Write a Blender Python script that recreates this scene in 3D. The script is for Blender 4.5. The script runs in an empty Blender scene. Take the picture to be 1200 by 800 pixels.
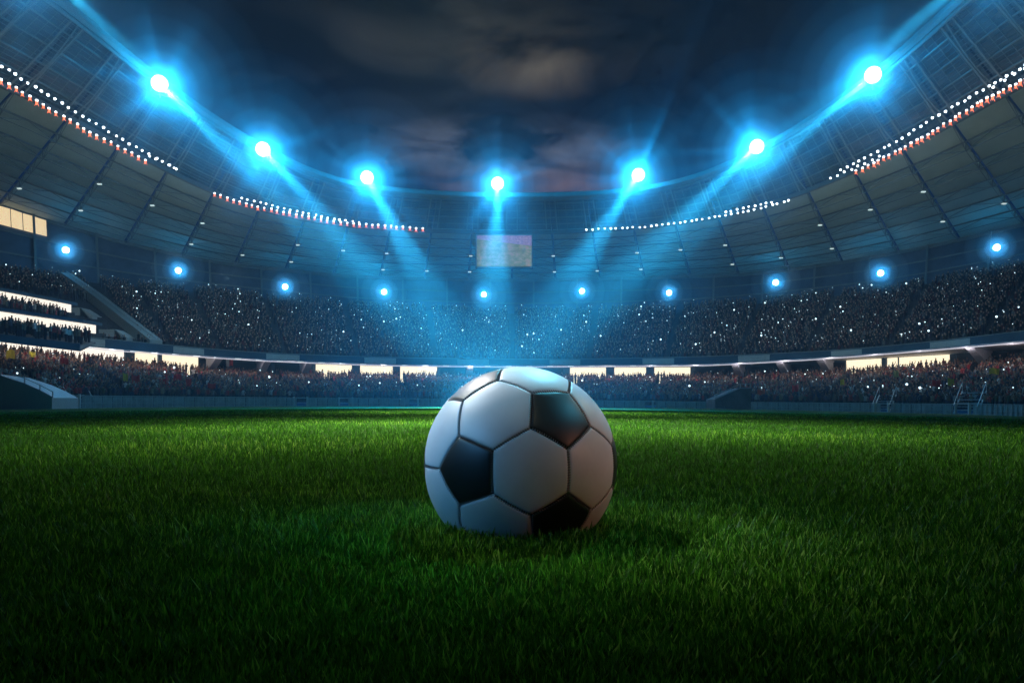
import bpy, math, random
import numpy as np
from mathutils import Vector, Matrix, Quaternion
rnd = random.Random(7); nr = np.random.RandomState(7)
S = bpy.context.scene
COL = S.collection
PI = math.pi
# ---------------------------------------------------------------- camera
F = 850.0; HY = 470.0; CH = 0.178          # focal length and horizon in photo pixels (1200 wide), eye height in m
cam = bpy.data.objects.new('camera', bpy.data.cameras.new('camera')); COL.objects.link(cam)
cam.location = (0, 0, CH); cam.rotation_euler = (PI/2, 0, 0)
cam.data.sensor_width = 36; cam.data.lens = 36*F/1200; cam.data.shift_y = (HY-400)/1200
cam.data.clip_start = 0.02; cam.data.clip_end = 2000
S.camera = cam
# ---------------------------------------------------------------- render, exposure
S.render.engine = 'CYCLES'
S.view_settings.view_transform = 'Standard'; S.view_settings.look = 'None'
S.view_settings.exposure = 0.0; S.view_settings.gamma = 1.0
c = S.cycles
c.use_denoising = True
c.use_adaptive_sampling = True; c.adaptive_threshold = .03; c.adaptive_min_samples = 20
c.max_bounces = 5; c.diffuse_bounces = 1; c.glossy_bounces = 2; c.transmission_bounces = 2
c.volume_bounces = 0; c.transparent_max_bounces = 12
c.sample_clamp_indirect = 2.0; c.sample_clamp_direct = 0
c.caustics_reflective = False; c.caustics_refractive = False
c.use_light_tree = True
# ---------------------------------------------------------------- sky
W = bpy.data.worlds.new('World'); S.world = W; W.use_nodes = True
nt = W.node_tree; nt.nodes.clear()
class NT:
    def __init__(s, tree): s.t = tree
    def n(s, typ, **kw):
        x = s.t.nodes.new(typ)
        for k, v in kw.items(): setattr(x, k, v)
        return x
    def put(s, sock, v):
        if hasattr(v, 'is_output'): s.t.links.new(v, sock)
        else: sock.default_value = v
    def m(s, op, a, b=0.0, cl=False):
        x = s.n('ShaderNodeMath', operation=op, use_clamp=cl)
        s.put(x.inputs[0], a); s.put(x.inputs[1], b); return x.outputs[0]
    def vm(s, op, a, b):
        x = s.n('ShaderNodeVectorMath', operation=op)
        s.put(x.inputs[0], a); s.put(x.inputs[1], b); return x
    def mix(s, f, a, b, mode='MIX'):
        x = s.n('ShaderNodeMix', data_type='RGBA', blend_type=mode)
        s.put(x.inputs[0], f); s.put(x.inputs[6], a); s.put(x.inputs[7], b); return x.outputs[2]
    def ramp(s, f, pts, interp='LINEAR'):
        x = s.n('ShaderNodeValToRGB'); x.color_ramp.interpolation = interp
        e = x.color_ramp.elements
        while len(e) < len(pts): e.new(0.5)
        for i, (p, cc) in enumerate(pts):
            e[i].position = p; e[i].color = tuple(cc) + ((1,) if len(cc) == 3 else ())
        s.put(x.inputs[0], f); return x.outputs[0]
    def noise(s, vec, scale, detail=4, rough=0.55, dist=0.0):
        x = s.n('ShaderNodeTexNoise')
        if vec is not None: s.put(x.inputs['Vector'], vec)
        x.inputs['Scale'].default_value = scale; x.inputs['Detail'].default_value = detail
        x.inputs['Roughness'].default_value = rough; x.inputs['Distortion'].default_value = dist
        return x.outputs[0]
w = NT(nt)
tc = w.n('ShaderNodeTexCoord').outputs['Generated']
nrm = w.vm('NORMALIZE', tc, (0, 0, 0)).outputs[0]
sep = w.n('ShaderNodeSeparateXYZ'); w.put(sep.inputs[0], nrm)
el = sep.outputs[2]
base = w.ramp(el, [(0.0, (.0008, .016, .060)), (.27, (.0004, .0115, .060)), (.35, (.0004, .0030, .016)), (.43, (.0008, .0012, .0026)), (1, (.0012, .0014, .002))])
# cloud layer: direction projected onto a flat ceiling, so the clouds thin and crowd towards the horizon as real ones do
zz = w.m('MAXIMUM', el, .03)
cx = w.m('DIVIDE', sep.outputs[0], zz); cy = w.m('DIVIDE', sep.outputs[1], zz)
cv = w.n('ShaderNodeCombineXYZ'); w.put(cv.inputs[0], cx); w.put(cv.inputs[1], cy)
cl_n = w.noise(cv.outputs[0], 2.0, 8, .58, .6)
def patch(px, py, rx, ry):
    """soft patch of cloud round the ceiling point seen at photo pixel (px,py)"""
    d = Vector(((px-600)/F, 1, (HY-py)/F)); X = d.x/d.z; Y = d.y/d.z
    a = w.m('DIVIDE', w.m('SUBTRACT', cx, X), rx); b = w.m('DIVIDE', w.m('SUBTRACT', cy, Y), ry)
    r = w.m('SQRT', w.m('ADD', w.m('MULTIPLY', a, a), w.m('MULTIPLY', b, b)))
    return w.m('SUBTRACT', 1.0, r, True)
sky = base
for (px, py, rx, ry, off, gain, col) in [
        (590, 35, .50, .55, .42, 4., (.040, .038, .030)), (635, 80, .30, .26, .36, 4., (.10, .082, .06)),
        (395, 60, .55, .40, .44, 4., (.022, .023, .023)), (590, 178, .60, .42, .38, 3.2, (.24, .27, .35)),
        (665, 216, .8, .35, .40, 3.4, (.26, .15, .10)), (480, 150, .75, .5, .42, 2.4, (.03, .045, .07)),
        (770, 40, .4, .4, .45, 2.0, (.018, .018, .018))]:
    m_ = w.m('MULTIPLY', w.m('MULTIPLY', w.m('SUBTRACT', cl_n, off, True), gain, True), patch(px, py, rx, ry), True)
    sky = w.mix(m_, sky, tuple(col) + (1,), 'ADD')
bg = w.n('ShaderNodeBackground'); w.put(bg.inputs[0], sky); bg.inputs[1].default_value = 1.0
out = w.n('ShaderNodeOutputWorld'); nt.links.new(bg.outputs[0], out.inputs[0])
W.cycles.sampling_method = 'MANUAL'; W.cycles.sample_map_resolution = 256

# light strengths (W)
BLUE = (0.006, 0.44, 1.0)
P_RIM, P_WALL, P_BEAM = 5400, 700, 5200000
BALL = 2.15; P_SOF = 110; P_GANTRY = 680; P_WASH = 330000
HAZE = 0.00125; HAZE_G = .5
# ================================================================ helpers
def mat(name, col=(.5, .5, .5), rough=.6, metal=0., emit=None, es=1., bump=0., nscale=8., var=0., spec=.4, coords='Object'):
    m = bpy.data.materials.new(name); m.use_nodes = True
    t = NT(m.node_tree); b = m.node_tree.nodes['Principled BSDF']
    b.inputs['Roughness'].default_value = rough; b.inputs['Metallic'].default_value = metal
    b.inputs['Specular IOR Level'].default_value = spec
    if emit is not None:
        b.inputs['Emission Color'].default_value = tuple(emit)+(1,); b.inputs['Emission Strength'].default_value = es
        b.inputs['Base Color'].default_value = tuple(col)+(1,)
        m.cycles.emission_sampling = 'NONE'
        return m
    tcn = t.n('ShaderNodeTexCoord').outputs[coords]
    if var > 0 or bump > 0:
        no = t.noise(tcn, nscale, 5, .6)
        if var > 0:
            lo = tuple(x*(1-var) for x in col); hi = tuple(min(1, x*(1+var)) for x in col)
            cc = t.ramp(no, [(.3, lo), (.7, hi)])
            t.put(b.inputs['Base Color'], cc)
        else: b.inputs['Base Color'].default_value = tuple(col)+(1,)
        if bump > 0:
            bm_ = t.n('ShaderNodeBump'); bm_.inputs['Strength'].default_value = bump
            t.put(bm_.inputs['Height'], no); t.put(b.inputs['Normal'], bm_.outputs[0])
    else: b.inputs['Base Color'].default_value = tuple(col)+(1,)
    return m
class MB:
    """collects quads, boxes and bars; build() links them as ONE mesh object"""
    def __init__(s): s.v = []; s.f = []; s.mi = []
    def poly(s, pts, mi=0):
        k = len(s.v); s.v += [tuple(p) for p in pts]; s.f.append(tuple(range(k, k+len(pts)))); s.mi.append(mi)
    def hexa(s, p, mi=0):
        """p: 8 corners, bottom loop then top loop"""
        k = len(s.v); s.v += [tuple(q) for q in p]
        for f in ((3, 2, 1, 0), (4, 5, 6, 7), (0, 1, 5, 4), (1, 2, 6, 5), (2, 3, 7, 6), (3, 0, 4, 7)):
            s.f.append(tuple(k+i for i in f)); s.mi.append(mi)
    def box(s, c, sz, rot=None, mi=0):
        r = rot or Matrix.Identity(3); c = Vector(c)
        p = []
        for z in (-1, 1):
            for x, y in ((-1, -1), (1, -1), (1, 1), (-1, 1)):
                p.append(c + r @ Vector((x*sz[0]/2, y*sz[1]/2, z*sz[2]/2)))
        s.hexa(p, mi)
    def slab(s, q, th, mi=0):
        """thick sheet from 4 corners, th along the normal (downwards if negative)"""
        q = [Vector(x) for x in q]; n = (q[1]-q[0]).cross(q[3]-q[0]).normalized()*th
        s.hexa(q + [x+n for x in q], mi)
    def bar(s, a, b, r, sides=4, mi=0, r2=None):
        a = Vector(a); b = Vector(b); d = (b-a)
        if d.length < 1e-5: return
        d.normalize(); u = d.cross(Vector((0, 0, 1)))
        if u.length < 1e-3: u = Vector((1, 0, 0))
        u.normalize(); v = d.cross(u); k = len(s.v); r2 = r if r2 is None else r2
        for (p, rr) in ((a, r), (b, r2)):
            for i in range(sides):
                t = 2*PI*(i+.5)/sides
                s.v.append(tuple(p + (u*math.cos(t)+v*math.sin(t))*rr))
        for i in range(sides):
            j = (i+1) % sides; s.f.append((k+i, k+j, k+sides+j, k+sides+i)); s.mi.append(mi)
        s.f.append(tuple(k+i for i in range(sides))[::-1]); s.mi.append(mi)
        s.f.append(tuple(k+sides+i for i in range(sides))); s.mi.append(mi)
    def mesh(s, name, mats, smooth=False):
        me = bpy.data.meshes.new(name); me.from_pydata(s.v, [], s.f)
        for m in (mats if isinstance(mats, (list, tuple)) else [mats]): me.materials.append(m)
        me.polygons.foreach_set('material_index', s.mi)
        if smooth: me.polygons.foreach_set('use_smooth', [True]*len(s.f))
        me.update(); return me
    def build(s, name, mats, parent=None, smooth=False, origin=None):
        me = s.mesh(name, mats, smooth)
        o = bpy.data.objects.new(name, me); COL.objects.link(o)
        if origin is not None:
            me.transform(Matrix.Translation(-Vector(origin))); o.location = origin
        if parent is not None: par(o, parent)
        return o
def par(o, p):
    o.parent = p; pl = p
    off = Vector((0, 0, 0))
    while pl is not None: off += pl.location; pl = pl.parent
    o.location = Vector(o.location) - off
def tag(o, label=None, cat=None, group=None, kind=None):
    for k, v in (('label', label), ('category', cat), ('group', group), ('kind', kind)):
        if v: o[k] = v
    return o
def empty(name, loc, label=None, cat=None, group=None, kind=None):
    o = bpy.data.objects.new(name, None); COL.objects.link(o); o.location = loc
    o.empty_display_size = .1
    return tag(o, label, cat, group, kind)
def copy_tree(o, parent=None):
    c_ = o.copy(); COL.objects.link(c_); c_.parent = parent
    for ch in list(o.children): copy_tree(ch, c_)
    return c_
# ---------------------------------------------------------------- the bowl: rings in plan (superellipses), heights measured from the photo
CY = 40.0; NP = 2.5
def ground_z(x, y):
    r = np.sqrt(x*x+y*y)
    return .027-(.0053*r + .0185*x*x/(r+1) + .0066*x*np.clip(r/20, 0, 1))
def rad(a, b, ph):
    return (np.abs(np.sin(ph)/a)**NP + np.abs(np.cos(ph)/b)**NP)**(-1/NP)
class Ring:
    def __init__(s, a, b, samp, off=0., zoff=0., fixed=None):
        s.a, s.b, s.off, s.zoff, s.fixed = a, b, off, zoff, fixed
        s.px = np.array([p for p, q in samp] if samp else [0., 1.]); s.py = np.array([q for p, q in samp] if samp else [0., 1.])
        if fixed is None:
            g = np.linspace(-2.0, 2.0, 4001); x, y = s.xy(g); u = np.where(y > 1, 600+F*x/np.maximum(y, 1), np.where(x < 0, -1e4, 1e4))
            s.pl = g[np.argmax(u >= -60)]; s.pr = g[len(g)-1-np.argmax(u[::-1] <= 1260)]
    def xy(s, ph):
        ph = np.asarray(ph, float); r = rad(s.a, s.b, ph)
        return r*np.sin(ph), CY + r*np.cos(ph)
    def z(s, ph):
        ph = np.asarray(ph, float)
        if s.fixed is not None:
            x, y = s.xy(ph); return s.fixed(x, y) + s.zoff
        ph = (ph+PI) % (2*PI) - PI
        q = np.clip(ph, s.pl, s.pr)
        # behind the camera the two ends blend into each other
        x, y = s.xy(q); px = 600+F*x/y
        xp = s.px; yp = s.py
        v = np.interp(px, xp, yp)
        v = np.where(px < xp[0], yp[0]+(px-xp[0])*(yp[1]-yp[0])/(xp[1]-xp[0]), v)
        v = np.where(px > xp[-1], yp[-1]+(px-xp[-1])*(yp[-1]-yp[-2])/(xp[-1]-xp[-2]), v)
        z = CH + (HY - (v+s.off))*y/F + s.zoff
        zl = 0
        if np.any(ph < s.pl) or np.any(ph > s.pr):
            ends = Ring._end(s)
            t = np.where(ph > s.pr, (ph-s.pr)/(2*PI-(s.pr-s.pl)), np.where(ph < s.pl, (ph+2*PI-s.pr)/(2*PI-(s.pr-s.pl)), 0))
            t = t*t*(3-2*t)
            z = np.where((ph < s.pl) | (ph > s.pr), ends[1]*(1-t)+ends[0]*t, z)
        return z
    def _end(s):
        if not hasattr(s, 'ends'):
            s.ends = None; s.ends = (float(s.z(s.pl+1e-6)), float(s.z(s.pr-1e-6)))
        return s.ends
    def P(s, ph):
        x, y = s.xy(ph); return np.stack([x, y, s.z(ph)], -1)
    def at_px(s, px):
        lo, hi = -1.9, 1.9
        f = lambda p: (lambda xy: 600+F*xy[0]/xy[1]-px if xy[1] > 1 else (-1e5 if xy[0] < 0 else 1e5))(s.xy(p))
        for _ in range(60):
            mid = (lo+hi)/2
            if f(mid) > 0: hi = mid
            else: lo = mid
        return (lo+hi)/2
def smooth_samples(sm, k=2):
    x = np.array([p for p, q in sm], float); y = np.array([q for p, q in sm], float)
    g = np.arange(x[0], x[-1]+1, 10.); v = np.interp(g, x, y)
    pad = 10; vp = np.concatenate([v[0]-(v[1]-v[0])*np.arange(pad, 0, -1), v, v[-1]+(v[-1]-v[-2])*np.arange(1, pad+1)])
    ker = np.exp(-(np.arange(-8, 9)/4.)**2); ker /= ker.sum()
    v = np.convolve(vp, ker, 'same')[pad:-pad]
    return list(zip(g, v))
sm = smooth_samples
Y_RIM = sm([(0, -52), (72, 0), (167, 78), (230, 125), (287, 161), (350, 196), (400, 214), (460, 223), (530, 228), (640, 229), (720, 226), (800, 214), (860, 191), (917, 161), (980, 120), (1047, 70), (1120, 2), (1200, -70)])
Y_ROWS = sm([(0, 92), (70, 128), (140, 165), (207, 200), (250, 226), (300, 242), (350, 254), (420, 263), (495, 267), (600, 270), (688, 268), (760, 263), (850, 249), (925, 233), (972, 207), (1050, 175), (1130, 134), (1200, 92)])
Y_EAVE = sm([(0, 240), (58, 259), (150, 285), (250, 307), (412, 324), (600, 328), (866, 322), (981, 308), (1100, 286), (1200, 262)])
Y_CTOP = sm([(0, 306), (150, 324), (300, 338), (412, 350), (600, 358), (780, 354), (900, 344), (1050, 328), (1200, 300)])
Y_FTOP = sm([(0, 383), (100, 395), (200, 405), (300, 413.5), (450, 419), (600, 421), (680, 421), (830, 418), (980, 411), (1090, 401), (1200, 388)])
Y_FBOT = sm([(0, 392), (120, 408), (200, 414), (300, 421), (450, 427), (600, 428.5), (830, 427), (980, 418), (1110, 407), (1200, 399)])
Y_SOF = sm([(0, 394), (145, 410), (300, 424), (450, 429), (600, 430.5), (830, 430), (990, 422), (1110, 415), (1200, 409)])
Y_LTOP = sm([(0, 402), (145, 418), (200, 425), (300, 433), (400, 435), (600, 438), (830, 437), (1000, 430), (1110, 422), (1200, 415)])
Y_BTOP = sm([(0, 462.5), (150, 464), (300, 465.5), (600, 468), (800, 470.5), (980, 472), (1200, 474)])
barr = Ring(60, 60, Y_BTOP)
R_ft = Ring(61, 61, Y_BTOP, zoff=-.55)
R_lb = Ring(80, 82, Y_LTOP, zoff=-1.75)
R_cw = Ring(82, 84, Y_SOF)
R_fb = Ring(72, 73, Y_FBOT); R_ftop = Ring(72, 73, Y_FTOP)
R_ut = Ring(73.2, 74.2, Y_FTOP, zoff=-.9)
R_ub = Ring(98, 100, Y_CTOP, zoff=-1.7)
R_bw0 = Ring(100, 102, Y_CTOP, zoff=-1.7)
R_ev = Ring(102, 104, Y_EAVE)
R_rim = Ring(48, 66, Y_RIM)
def lerp(A, B, t): return A*(1-t) + B*t
def surf(RA, RB, ph, t):
    return lerp(RA.P(ph), RB.P(ph), t)
NSEG = 76                                         # bays round the bowl
def bay(i): return 2*PI*i/NSEG
VIS = 17                                          # bays each side of the middle whose pieces are built one by one
def sheet(mb, PA, PB, mi=0):
    for i in range(len(PA)-1): mb.poly([PA[i], PA[i+1], PB[i+1], PB[i]], mi)
def rail(mb, pts, r, sides=4):
    for i in range(len(pts)-1): mb.bar(pts[i], pts[i+1], r, sides)
FULL = np.linspace(-PI, PI, 241)
# ---------------------------------------------------------------- materials
M = {}
M['roof'] = mat('roof_membrane', (.36, .42, .38), .75, var=.10, nscale=.4, bump=.05)
M['steel'] = mat('dark_steel', (.12, .14, .135), .55, metal=.0)
M['steel_l'] = mat('pale_steel', (.20, .23, .22), .5)
M['glaz'] = mat('glazing_bar', (.16, .20, .20), .5)
M['concrete'] = mat('stand_concrete', (.16, .16, .165), .85, var=.25, nscale=1.2, bump=.1)
M['tread'] = mat('terrace_tread', (.045, .048, .055), .9, var=.3, nscale=2)
M['fascia'] = mat('fascia_blue', (.035, .085, .13), .55, var=.12, nscale=.7)
M['fpanel'] = mat('fascia_white_board', (.38, .40, .38), .5, var=.08, nscale=2)
M['soffit'] = mat('white_soffit', (.70, .66, .70), .7, var=.06, nscale=1)
M['wallblue'] = mat('dark_blue_wall', (.045, .075, .11), .8, var=.3, nscale=.5)
M['barrier'] = mat('barrier_board', (.46, .47, .50), .6, var=.22, nscale=1.5)
M['barrier_cap'] = mat('barrier_cap', (.6, .61, .62), .5)
M['rail'] = mat('galvanised_rail', (.45, .47, .5), .45, metal=.3)
M['litwin'] = mat('lit_concourse_glass', (.3, .27, .2), .4, emit=(1., .86, .60), es=1.3)
M['litwin2'] = mat('lit_box_glass', (.3, .27, .2), .4, emit=(1., .90, .78), es=1.25)
M['litpane'] = mat('lit_amber_pane', (.3, .27, .2), .4, emit=(1., .74, .40), es=.95)
M['darkroom'] = mat('dark_opening', (.012, .018, .026), .8)
M['drape'] = mat('white_drape', (.55, .53, .60), .8, var=.1, nscale=2)
M['lens'] = mat('floodlight_lens', (.8, .8, .8), .3, emit=(.82, .97, 1.), es=14)
M['lens_s'] = mat('small_lamp_lens', (.8, .8, .8), .3, emit=(.85, .95, 1.), es=5)
M['lens_r'] = mat('orange_lamp_glow', (.8, .3, .2), .3, emit=(1., .16, .05), es=2.2)
M['lens_p'] = mat('node_lamp_lens', (.8, .8, .8), .3, emit=(.8, 1., .95), es=.7)
M['strip'] = mat('soffit_line_glow', (.6, .6, .6), .4, emit=(1., .90, .97), es=.62)
M['phone'] = mat('phone_light_glow', (.8, .8, .8), .3, emit=(.70, .93, 1.), es=2.3)
M['housing'] = mat('lamp_housing', (.10, .11, .12), .5)
M['glass'] = m_ = bpy.data.materials.new('roof_glass'); m_.use_nodes = True
t = NT(m_.node_tree); b = m_.node_tree.nodes['Principled BSDF']
b.inputs['Base Color'].default_value = (.06, .11, .15, 1); b.inputs['Roughness'].default_value = .3
tr = t.n('ShaderNodeBsdfTransparent'); tr.inputs[0].default_value = (.70, .85, .92, 1)
mx = t.n('ShaderNodeMixShader'); mx.inputs[0].default_value = .72
t.t.links.new(tr.outputs[0], mx.inputs[1]); t.t.links.new(b.outputs[0], mx.inputs[2])
t.t.links.new(mx.outputs[0], m_.node_tree.nodes['Material Output'].inputs[0])

# ================================================================ ground
def polar_ground():
    rs = np.concatenate([[0], np.geomspace(.2, 104, 60)]); n = 120
    v = [(0, 0, 0)]; f = []
    for r in rs[1:]:
        for k in range(n):
            a = 2*PI*k/n; x = r*math.sin(a)*1.0; y = r*math.cos(a)
            v.append((x, y, float(ground_z(np.float64(x), np.float64(y)))))
    for k in range(n): f.append((0, 1+(k+1) % n, 1+k))
    for j in range(len(rs)-2):
        for k in range(n):
            a = 1+j*n+k; b_ = 1+j*n+(k+1) % n; f.append((a, b_, b_+n, a+n))
    me = bpy.data.meshes.new('ground'); me.from_pydata(v, [], f)
    me.polygons.foreach_set('use_smooth', [True]*len(f)); return me
mg = bpy.data.materials.new('turf_ground'); mg.use_nodes = True
t = NT(mg.node_tree); b = mg.node_tree.nodes['Principled BSDF']; b.inputs['Roughness'].default_value = .9; b.inputs['Specular IOR Level'].default_value = .1
geo = t.n('ShaderNodeNewGeometry').outputs['Position']
n1 = t.noise(geo, 45, 6, .7); n2 = t.noise(geo, .35, 4, .6); n3 = t.noise(geo, 5, 4, .6)
c1 = t.ramp(n1, [(.32, (.016, .045, .006)), (.55, (.05, .14, .015)), (.75, (.12, .27, .03))])
c2 = t.mix(t.m('MULTIPLY', n3, .6), c1, t.ramp(n2, [(.3, (.05, .14, .012)), (.7, (.09, .22, .02))]))
t.put(b.inputs['Base Color'], c2)
bm_ = t.n('ShaderNodeBump'); bm_.inputs['Strength'].default_value = .8; bm_.inputs['Distance'].default_value = .02
t.put(bm_.inputs['Height'], n1); t.put(b.inputs['Normal'], bm_.outputs[0])
gm = polar_ground(); gm.materials.append(mg)
go = bpy.data.objects.new('ground', gm); COL.objects.link(go); tag(go, kind='structure')

# ================================================================ roof
# height of the roof plane: the lamp rows' ring is where the glass ends; found so that it lies on the straight line rim-eave in section
def row_t(ph):
    A = R_rim.P(ph); B = R_ev.P(ph)
    x0, y0 = A[0], A[1]
    best = .33
    px = None
    lo, hi = .02, .9
    for _ in range(30):
        m = (lo+hi)/2; p = A*(1-m)+B*m
        if p[1] < 5: return None
        px = 600+F*p[0]/p[1]; py = HY-F*(p[2]-CH)/p[1]
        tgt = np.interp(px, [q[0] for q in Y_ROWS], [q[1] for q in Y_ROWS])
        if px < -40 or px > 1240: return None
        if py < tgt: lo = m
        else: hi = m
    return (lo+hi)/2
_ph = np.linspace(-PI, PI, 361); _t = [row_t(p) for p in _ph]
_ok = [(p, q) for p, q in zip(_ph, _t) if q is not None]
_tx = np.array([p for p, q in _ok]); _ty = np.array([q for p, q in _ok])
_k = np.ones(13)/13; _ty = np.convolve(np.concatenate([[_ty[0]]*6, _ty, [_ty[-1]]*6]), _k, 'valid')
print('row t', _tx[0], _tx[-1], _ty.min(), _ty.max(), _ty[len(_ty)//2])
def TR(ph):
    ph = (np.asarray(ph, float)+PI) % (2*PI)-PI
    return np.interp(ph, _tx, _ty)
def roofP(ph, s):
    """s in 0..1 glass zone, 1..2 membrane zone"""
    t_ = TR(ph); q = np.where(s <= 1, s*t_, t_ + (s-1)*(1-t_))
    return R_rim.P(ph)*(1-q) + R_ev.P(ph)*q
roof = empty('stadium_roof', (0, CY, 0), 'huge ring roof over the stands, pale membrane outside and glass along the inner edge', 'roof')
GR, MR = 5, 6
UP = np.array([0, 0, 1.])
def roof_cell(mb, i, s0, s1, th, inset):
    a0 = bay(i)+inset; a1 = bay(i+1)-inset
    for (pa, pb) in ((a0, (a0+a1)/2), ((a0+a1)/2, a1)):
        q = [roofP(pa, s0), roofP(pb, s0), roofP(pb, s1), roofP(pa, s1)]
        mb.hexa([x for x in q] + [x+UP*th for x in q])
for i in range(-VIS, VIS):
    for k in range(MR):
        mb = MB(); roof_cell(mb, i, 1+k/MR+.012, 1+(k+1)/MR, .12, .0022); mb.build('roof_panel', M['roof'], roof)
    for k in range(GR):
        mb = MB(); roof_cell(mb, i, k/GR+.012, (k+1)/GR, .03, .0018); mb.build('glass_pane', M['glass'], roof)
mb = MB(); mg_ = MB()
for i in list(range(VIS, NSEG-VIS)):
    roof_cell(mb, i, 1.0, 2.0, .12, 0); roof_cell(mg_, i, 0, 1.0, .03, 0)
tag(mb.build('roof_panel', M['roof'], roof), kind='stuff'); tag(mg_.build('glass_pane', M['glass'], roof), kind='stuff')
# fine glazing bars, both ways
mb = MB()
for i in range(-VIS, VIS):
    for j in range(1, 5):
        ph = bay(i+j/5.)
        rail(mb, [roofP(ph, s)-UP*.06 for s in np.linspace(0, 1, 5)], .05, 3)
for s in np.arange(1, 20)/20.:
    if abs(s*GR-round(s*GR)) < .01: continue
    rail(mb, [roofP(ph, s)-UP*.06 for ph in np.linspace(bay(-VIS), bay(VIS), 2*VIS*2+1)], .045, 3)
tag(mb.build('glazing_bars', M['glaz'], roof), kind='stuff')
# ring members
def ring_bar(name, s, dz, r, m, sides=4, full=True):
    mb = MB(); phs = FULL if full else np.linspace(bay(-VIS), bay(VIS), 4*VIS+1)
    rail(mb, [roofP(p, s)+UP*dz for p in phs], r, sides); return mb.build(name, m, roof)
ring_bar('rim_beam', 0.0, -.10, .50, M['steel_l'], 6)
ring_bar('rim_tube', .035, -.5, .22, M['steel_l'], 6)
for k in range(1, GR): ring_bar('purlin', k/GR, -.12, .12, M['steel_l'], 4, False)
ring_bar('lamp_gantry', 1.0, -.45, .42, M['steel'], 4)
for k in range(1, MR+1): ring_bar('purlin', 1+k/MR-.004, -.16, .13, M['steel'], 4, False)
for k in range(1, MR): ring_bar('lower_chord', 1+k/MR, -1.25, .06, M['steel'], 4, False)
ring_bar('eave_beam', 2.0, -.2, .45, M['steel'], 6)
# radial trusses
for i in range(-VIS, VIS+1):
    ph = bay(i); mb = MB()
    top = [roofP(ph, s)-UP*.15 for s in np.linspace(1, 2, MR*2+1)]
    rail(mb, top, .06)
    low = [roofP(ph, 1+k/MR)-UP*(1.25 if 0 < k < MR else .3) for k in range(MR+1)]
    rail(mb, low, .045)
    for k in range(MR):
        mb.bar(low[k], top[2*k+1], .045); mb.bar(top[2*k+1], low[k+1], .045)
        if 0 < k:
            mb.bar(low[k], top[2*k], .07)
            for d in (-.5, .5):
                mb.bar(low[k], roofP(bay(i+d), 1+k/MR)-UP*.15, .05)
    mb.build('radial_truss', M['steel'], roof)
    mb = MB()
    for d in (-.011, .011):
        rail(mb, [roofP(ph+d, s)-UP*.25 for s in np.linspace(0, 1, 6)], .13)
    rail(mb, [roofP(ph, s)-UP*(.9*math.sin(PI*s)+.3) for s in np.linspace(0, 1, 6)], .08)
    mb.build('cantilever_beam', M['steel_l'], roof)

# ================================================================ stands
lower = empty('lower_stand', (0, CY, 0), 'lower tier of terracing round the pitch, below the blue fascia', 'grandstand')
upper = empty('upper_stand', (0, CY, 0), 'raked upper tier of the stadium under the big roof, with a blue fascia in front', 'grandstand')
NL, NU = 24, 30
def terrace(mb, RA, RB, n, phs):
    for k in range(n):
        t0, t1 = k/n, (k+1)/n
        A = surf(RA, RB, phs, t0); B = surf(RA, RB, phs, t1)
        T0 = A.copy(); T1 = B.copy(); T1[:, 2] = A[:, 2]
        sheet(mb, T0, T1); sheet(mb, T1, B)
P160 = np.linspace(-PI, PI, 181)
mb = MB(); terrace(mb, R_ft, R_lb, NL, P160); mb.build('terrace', M['tread'], lower)
mb = MB(); terrace(mb, R_ut, R_ub, NU, P160); mb.build('terrace', M['tread'], upper)
def ringwall(name, A, B, m, parent, th=.25, phs=P160):
    """A,B: (n,3) lower and upper edges; thickness outwards"""
    mb = MB(); C = np.array([0, CY, 0])
    for i in range(len(phs)-1):
        q = [A[i], A[i+1], B[i+1], B[i]]
        d = np.array([A[i][0], A[i][1]-CY, 0]); d /= np.linalg.norm(d)
        mb.hexa([q[0], q[1], q[1]+d*th, q[0]+d*th, q[3], q[2], q[2]+d*th, q[3]+d*th])
    return mb.build(name, m, parent)
# walkway at the back of the lower tier and the concourse wall behind it
A = R_lb.P(P160); B = R_cw.P(P160); B0 = B.copy(); B0[:, 2] = A[:, 2]
mb = MB(); sheet(mb, A, B0); mb.build('walkway', M['tread'], lower)
ringwall('concourse_wall', B0, B+UP*.1, M['wallblue'], lower)
# soffit under the upper tier
mb = MB(); sheet(mb, R_fb.P(P160)+np.array([0, 0, .02]), B+UP*.02); mb.build('soffit', M['soffit'], upper)
# fascia with white boards
ringwall('fascia', R_fb.P(P160), R_ftop.P(P160), M['fascia'], upper, .35)
mb = MB(); rail(mb, R_ftop.P(P160)+UP*.05, .07); mb.build('fascia_coping', M['steel_l'], upper)
mb = MB()
rail(mb, R_fb.P(P160)+UP*-.02-np.array([0, .03, 0]), .06); mb.build('fascia_trim', M['soffit'], upper)
def ring_piece(RA, RB, px0, px1, off, f0=0., f1=1., th=.06, n=4):
    """curved board on a ring between photo columns px0..px1, off metres in front (towards the pitch)"""
    mb = MB(); p0, p1 = RA.at_px(px0), RA.at_px(px1)
    for a, b_ in zip(np.linspace(p0, p1, n+1)[:-1], np.linspace(p0, p1, n+1)[1:]):
        pts = []
        for g in (a, b_):
            lo = RA.P(g); hi = RB.P(g); d = np.array([lo[0], lo[1]-CY, 0]); d /= np.linalg.norm(d)
            l_, h_ = lerp(lo, hi, f0), lerp(lo, hi, f1)
            pts.append((l_-d*off, l_-d*(off-th), h_-d*off, h_-d*(off-th)))
        p, q = pts
        mb.hexa([p[0], q[0], q[1], p[1], p[2], q[2], q[3], p[3]])
    return mb
for x0, x1 in ((85, 123), (203, 239), (312, 351), (427, 464), (536, 573), (644, 680), (753, 790), (865, 902), (974, 1010), (1090, 1137)):
    ring_piece(R_fb, R_ftop, x0, x1, .08, .08, .92).build('fascia_board', M['fpanel'], upper)
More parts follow.
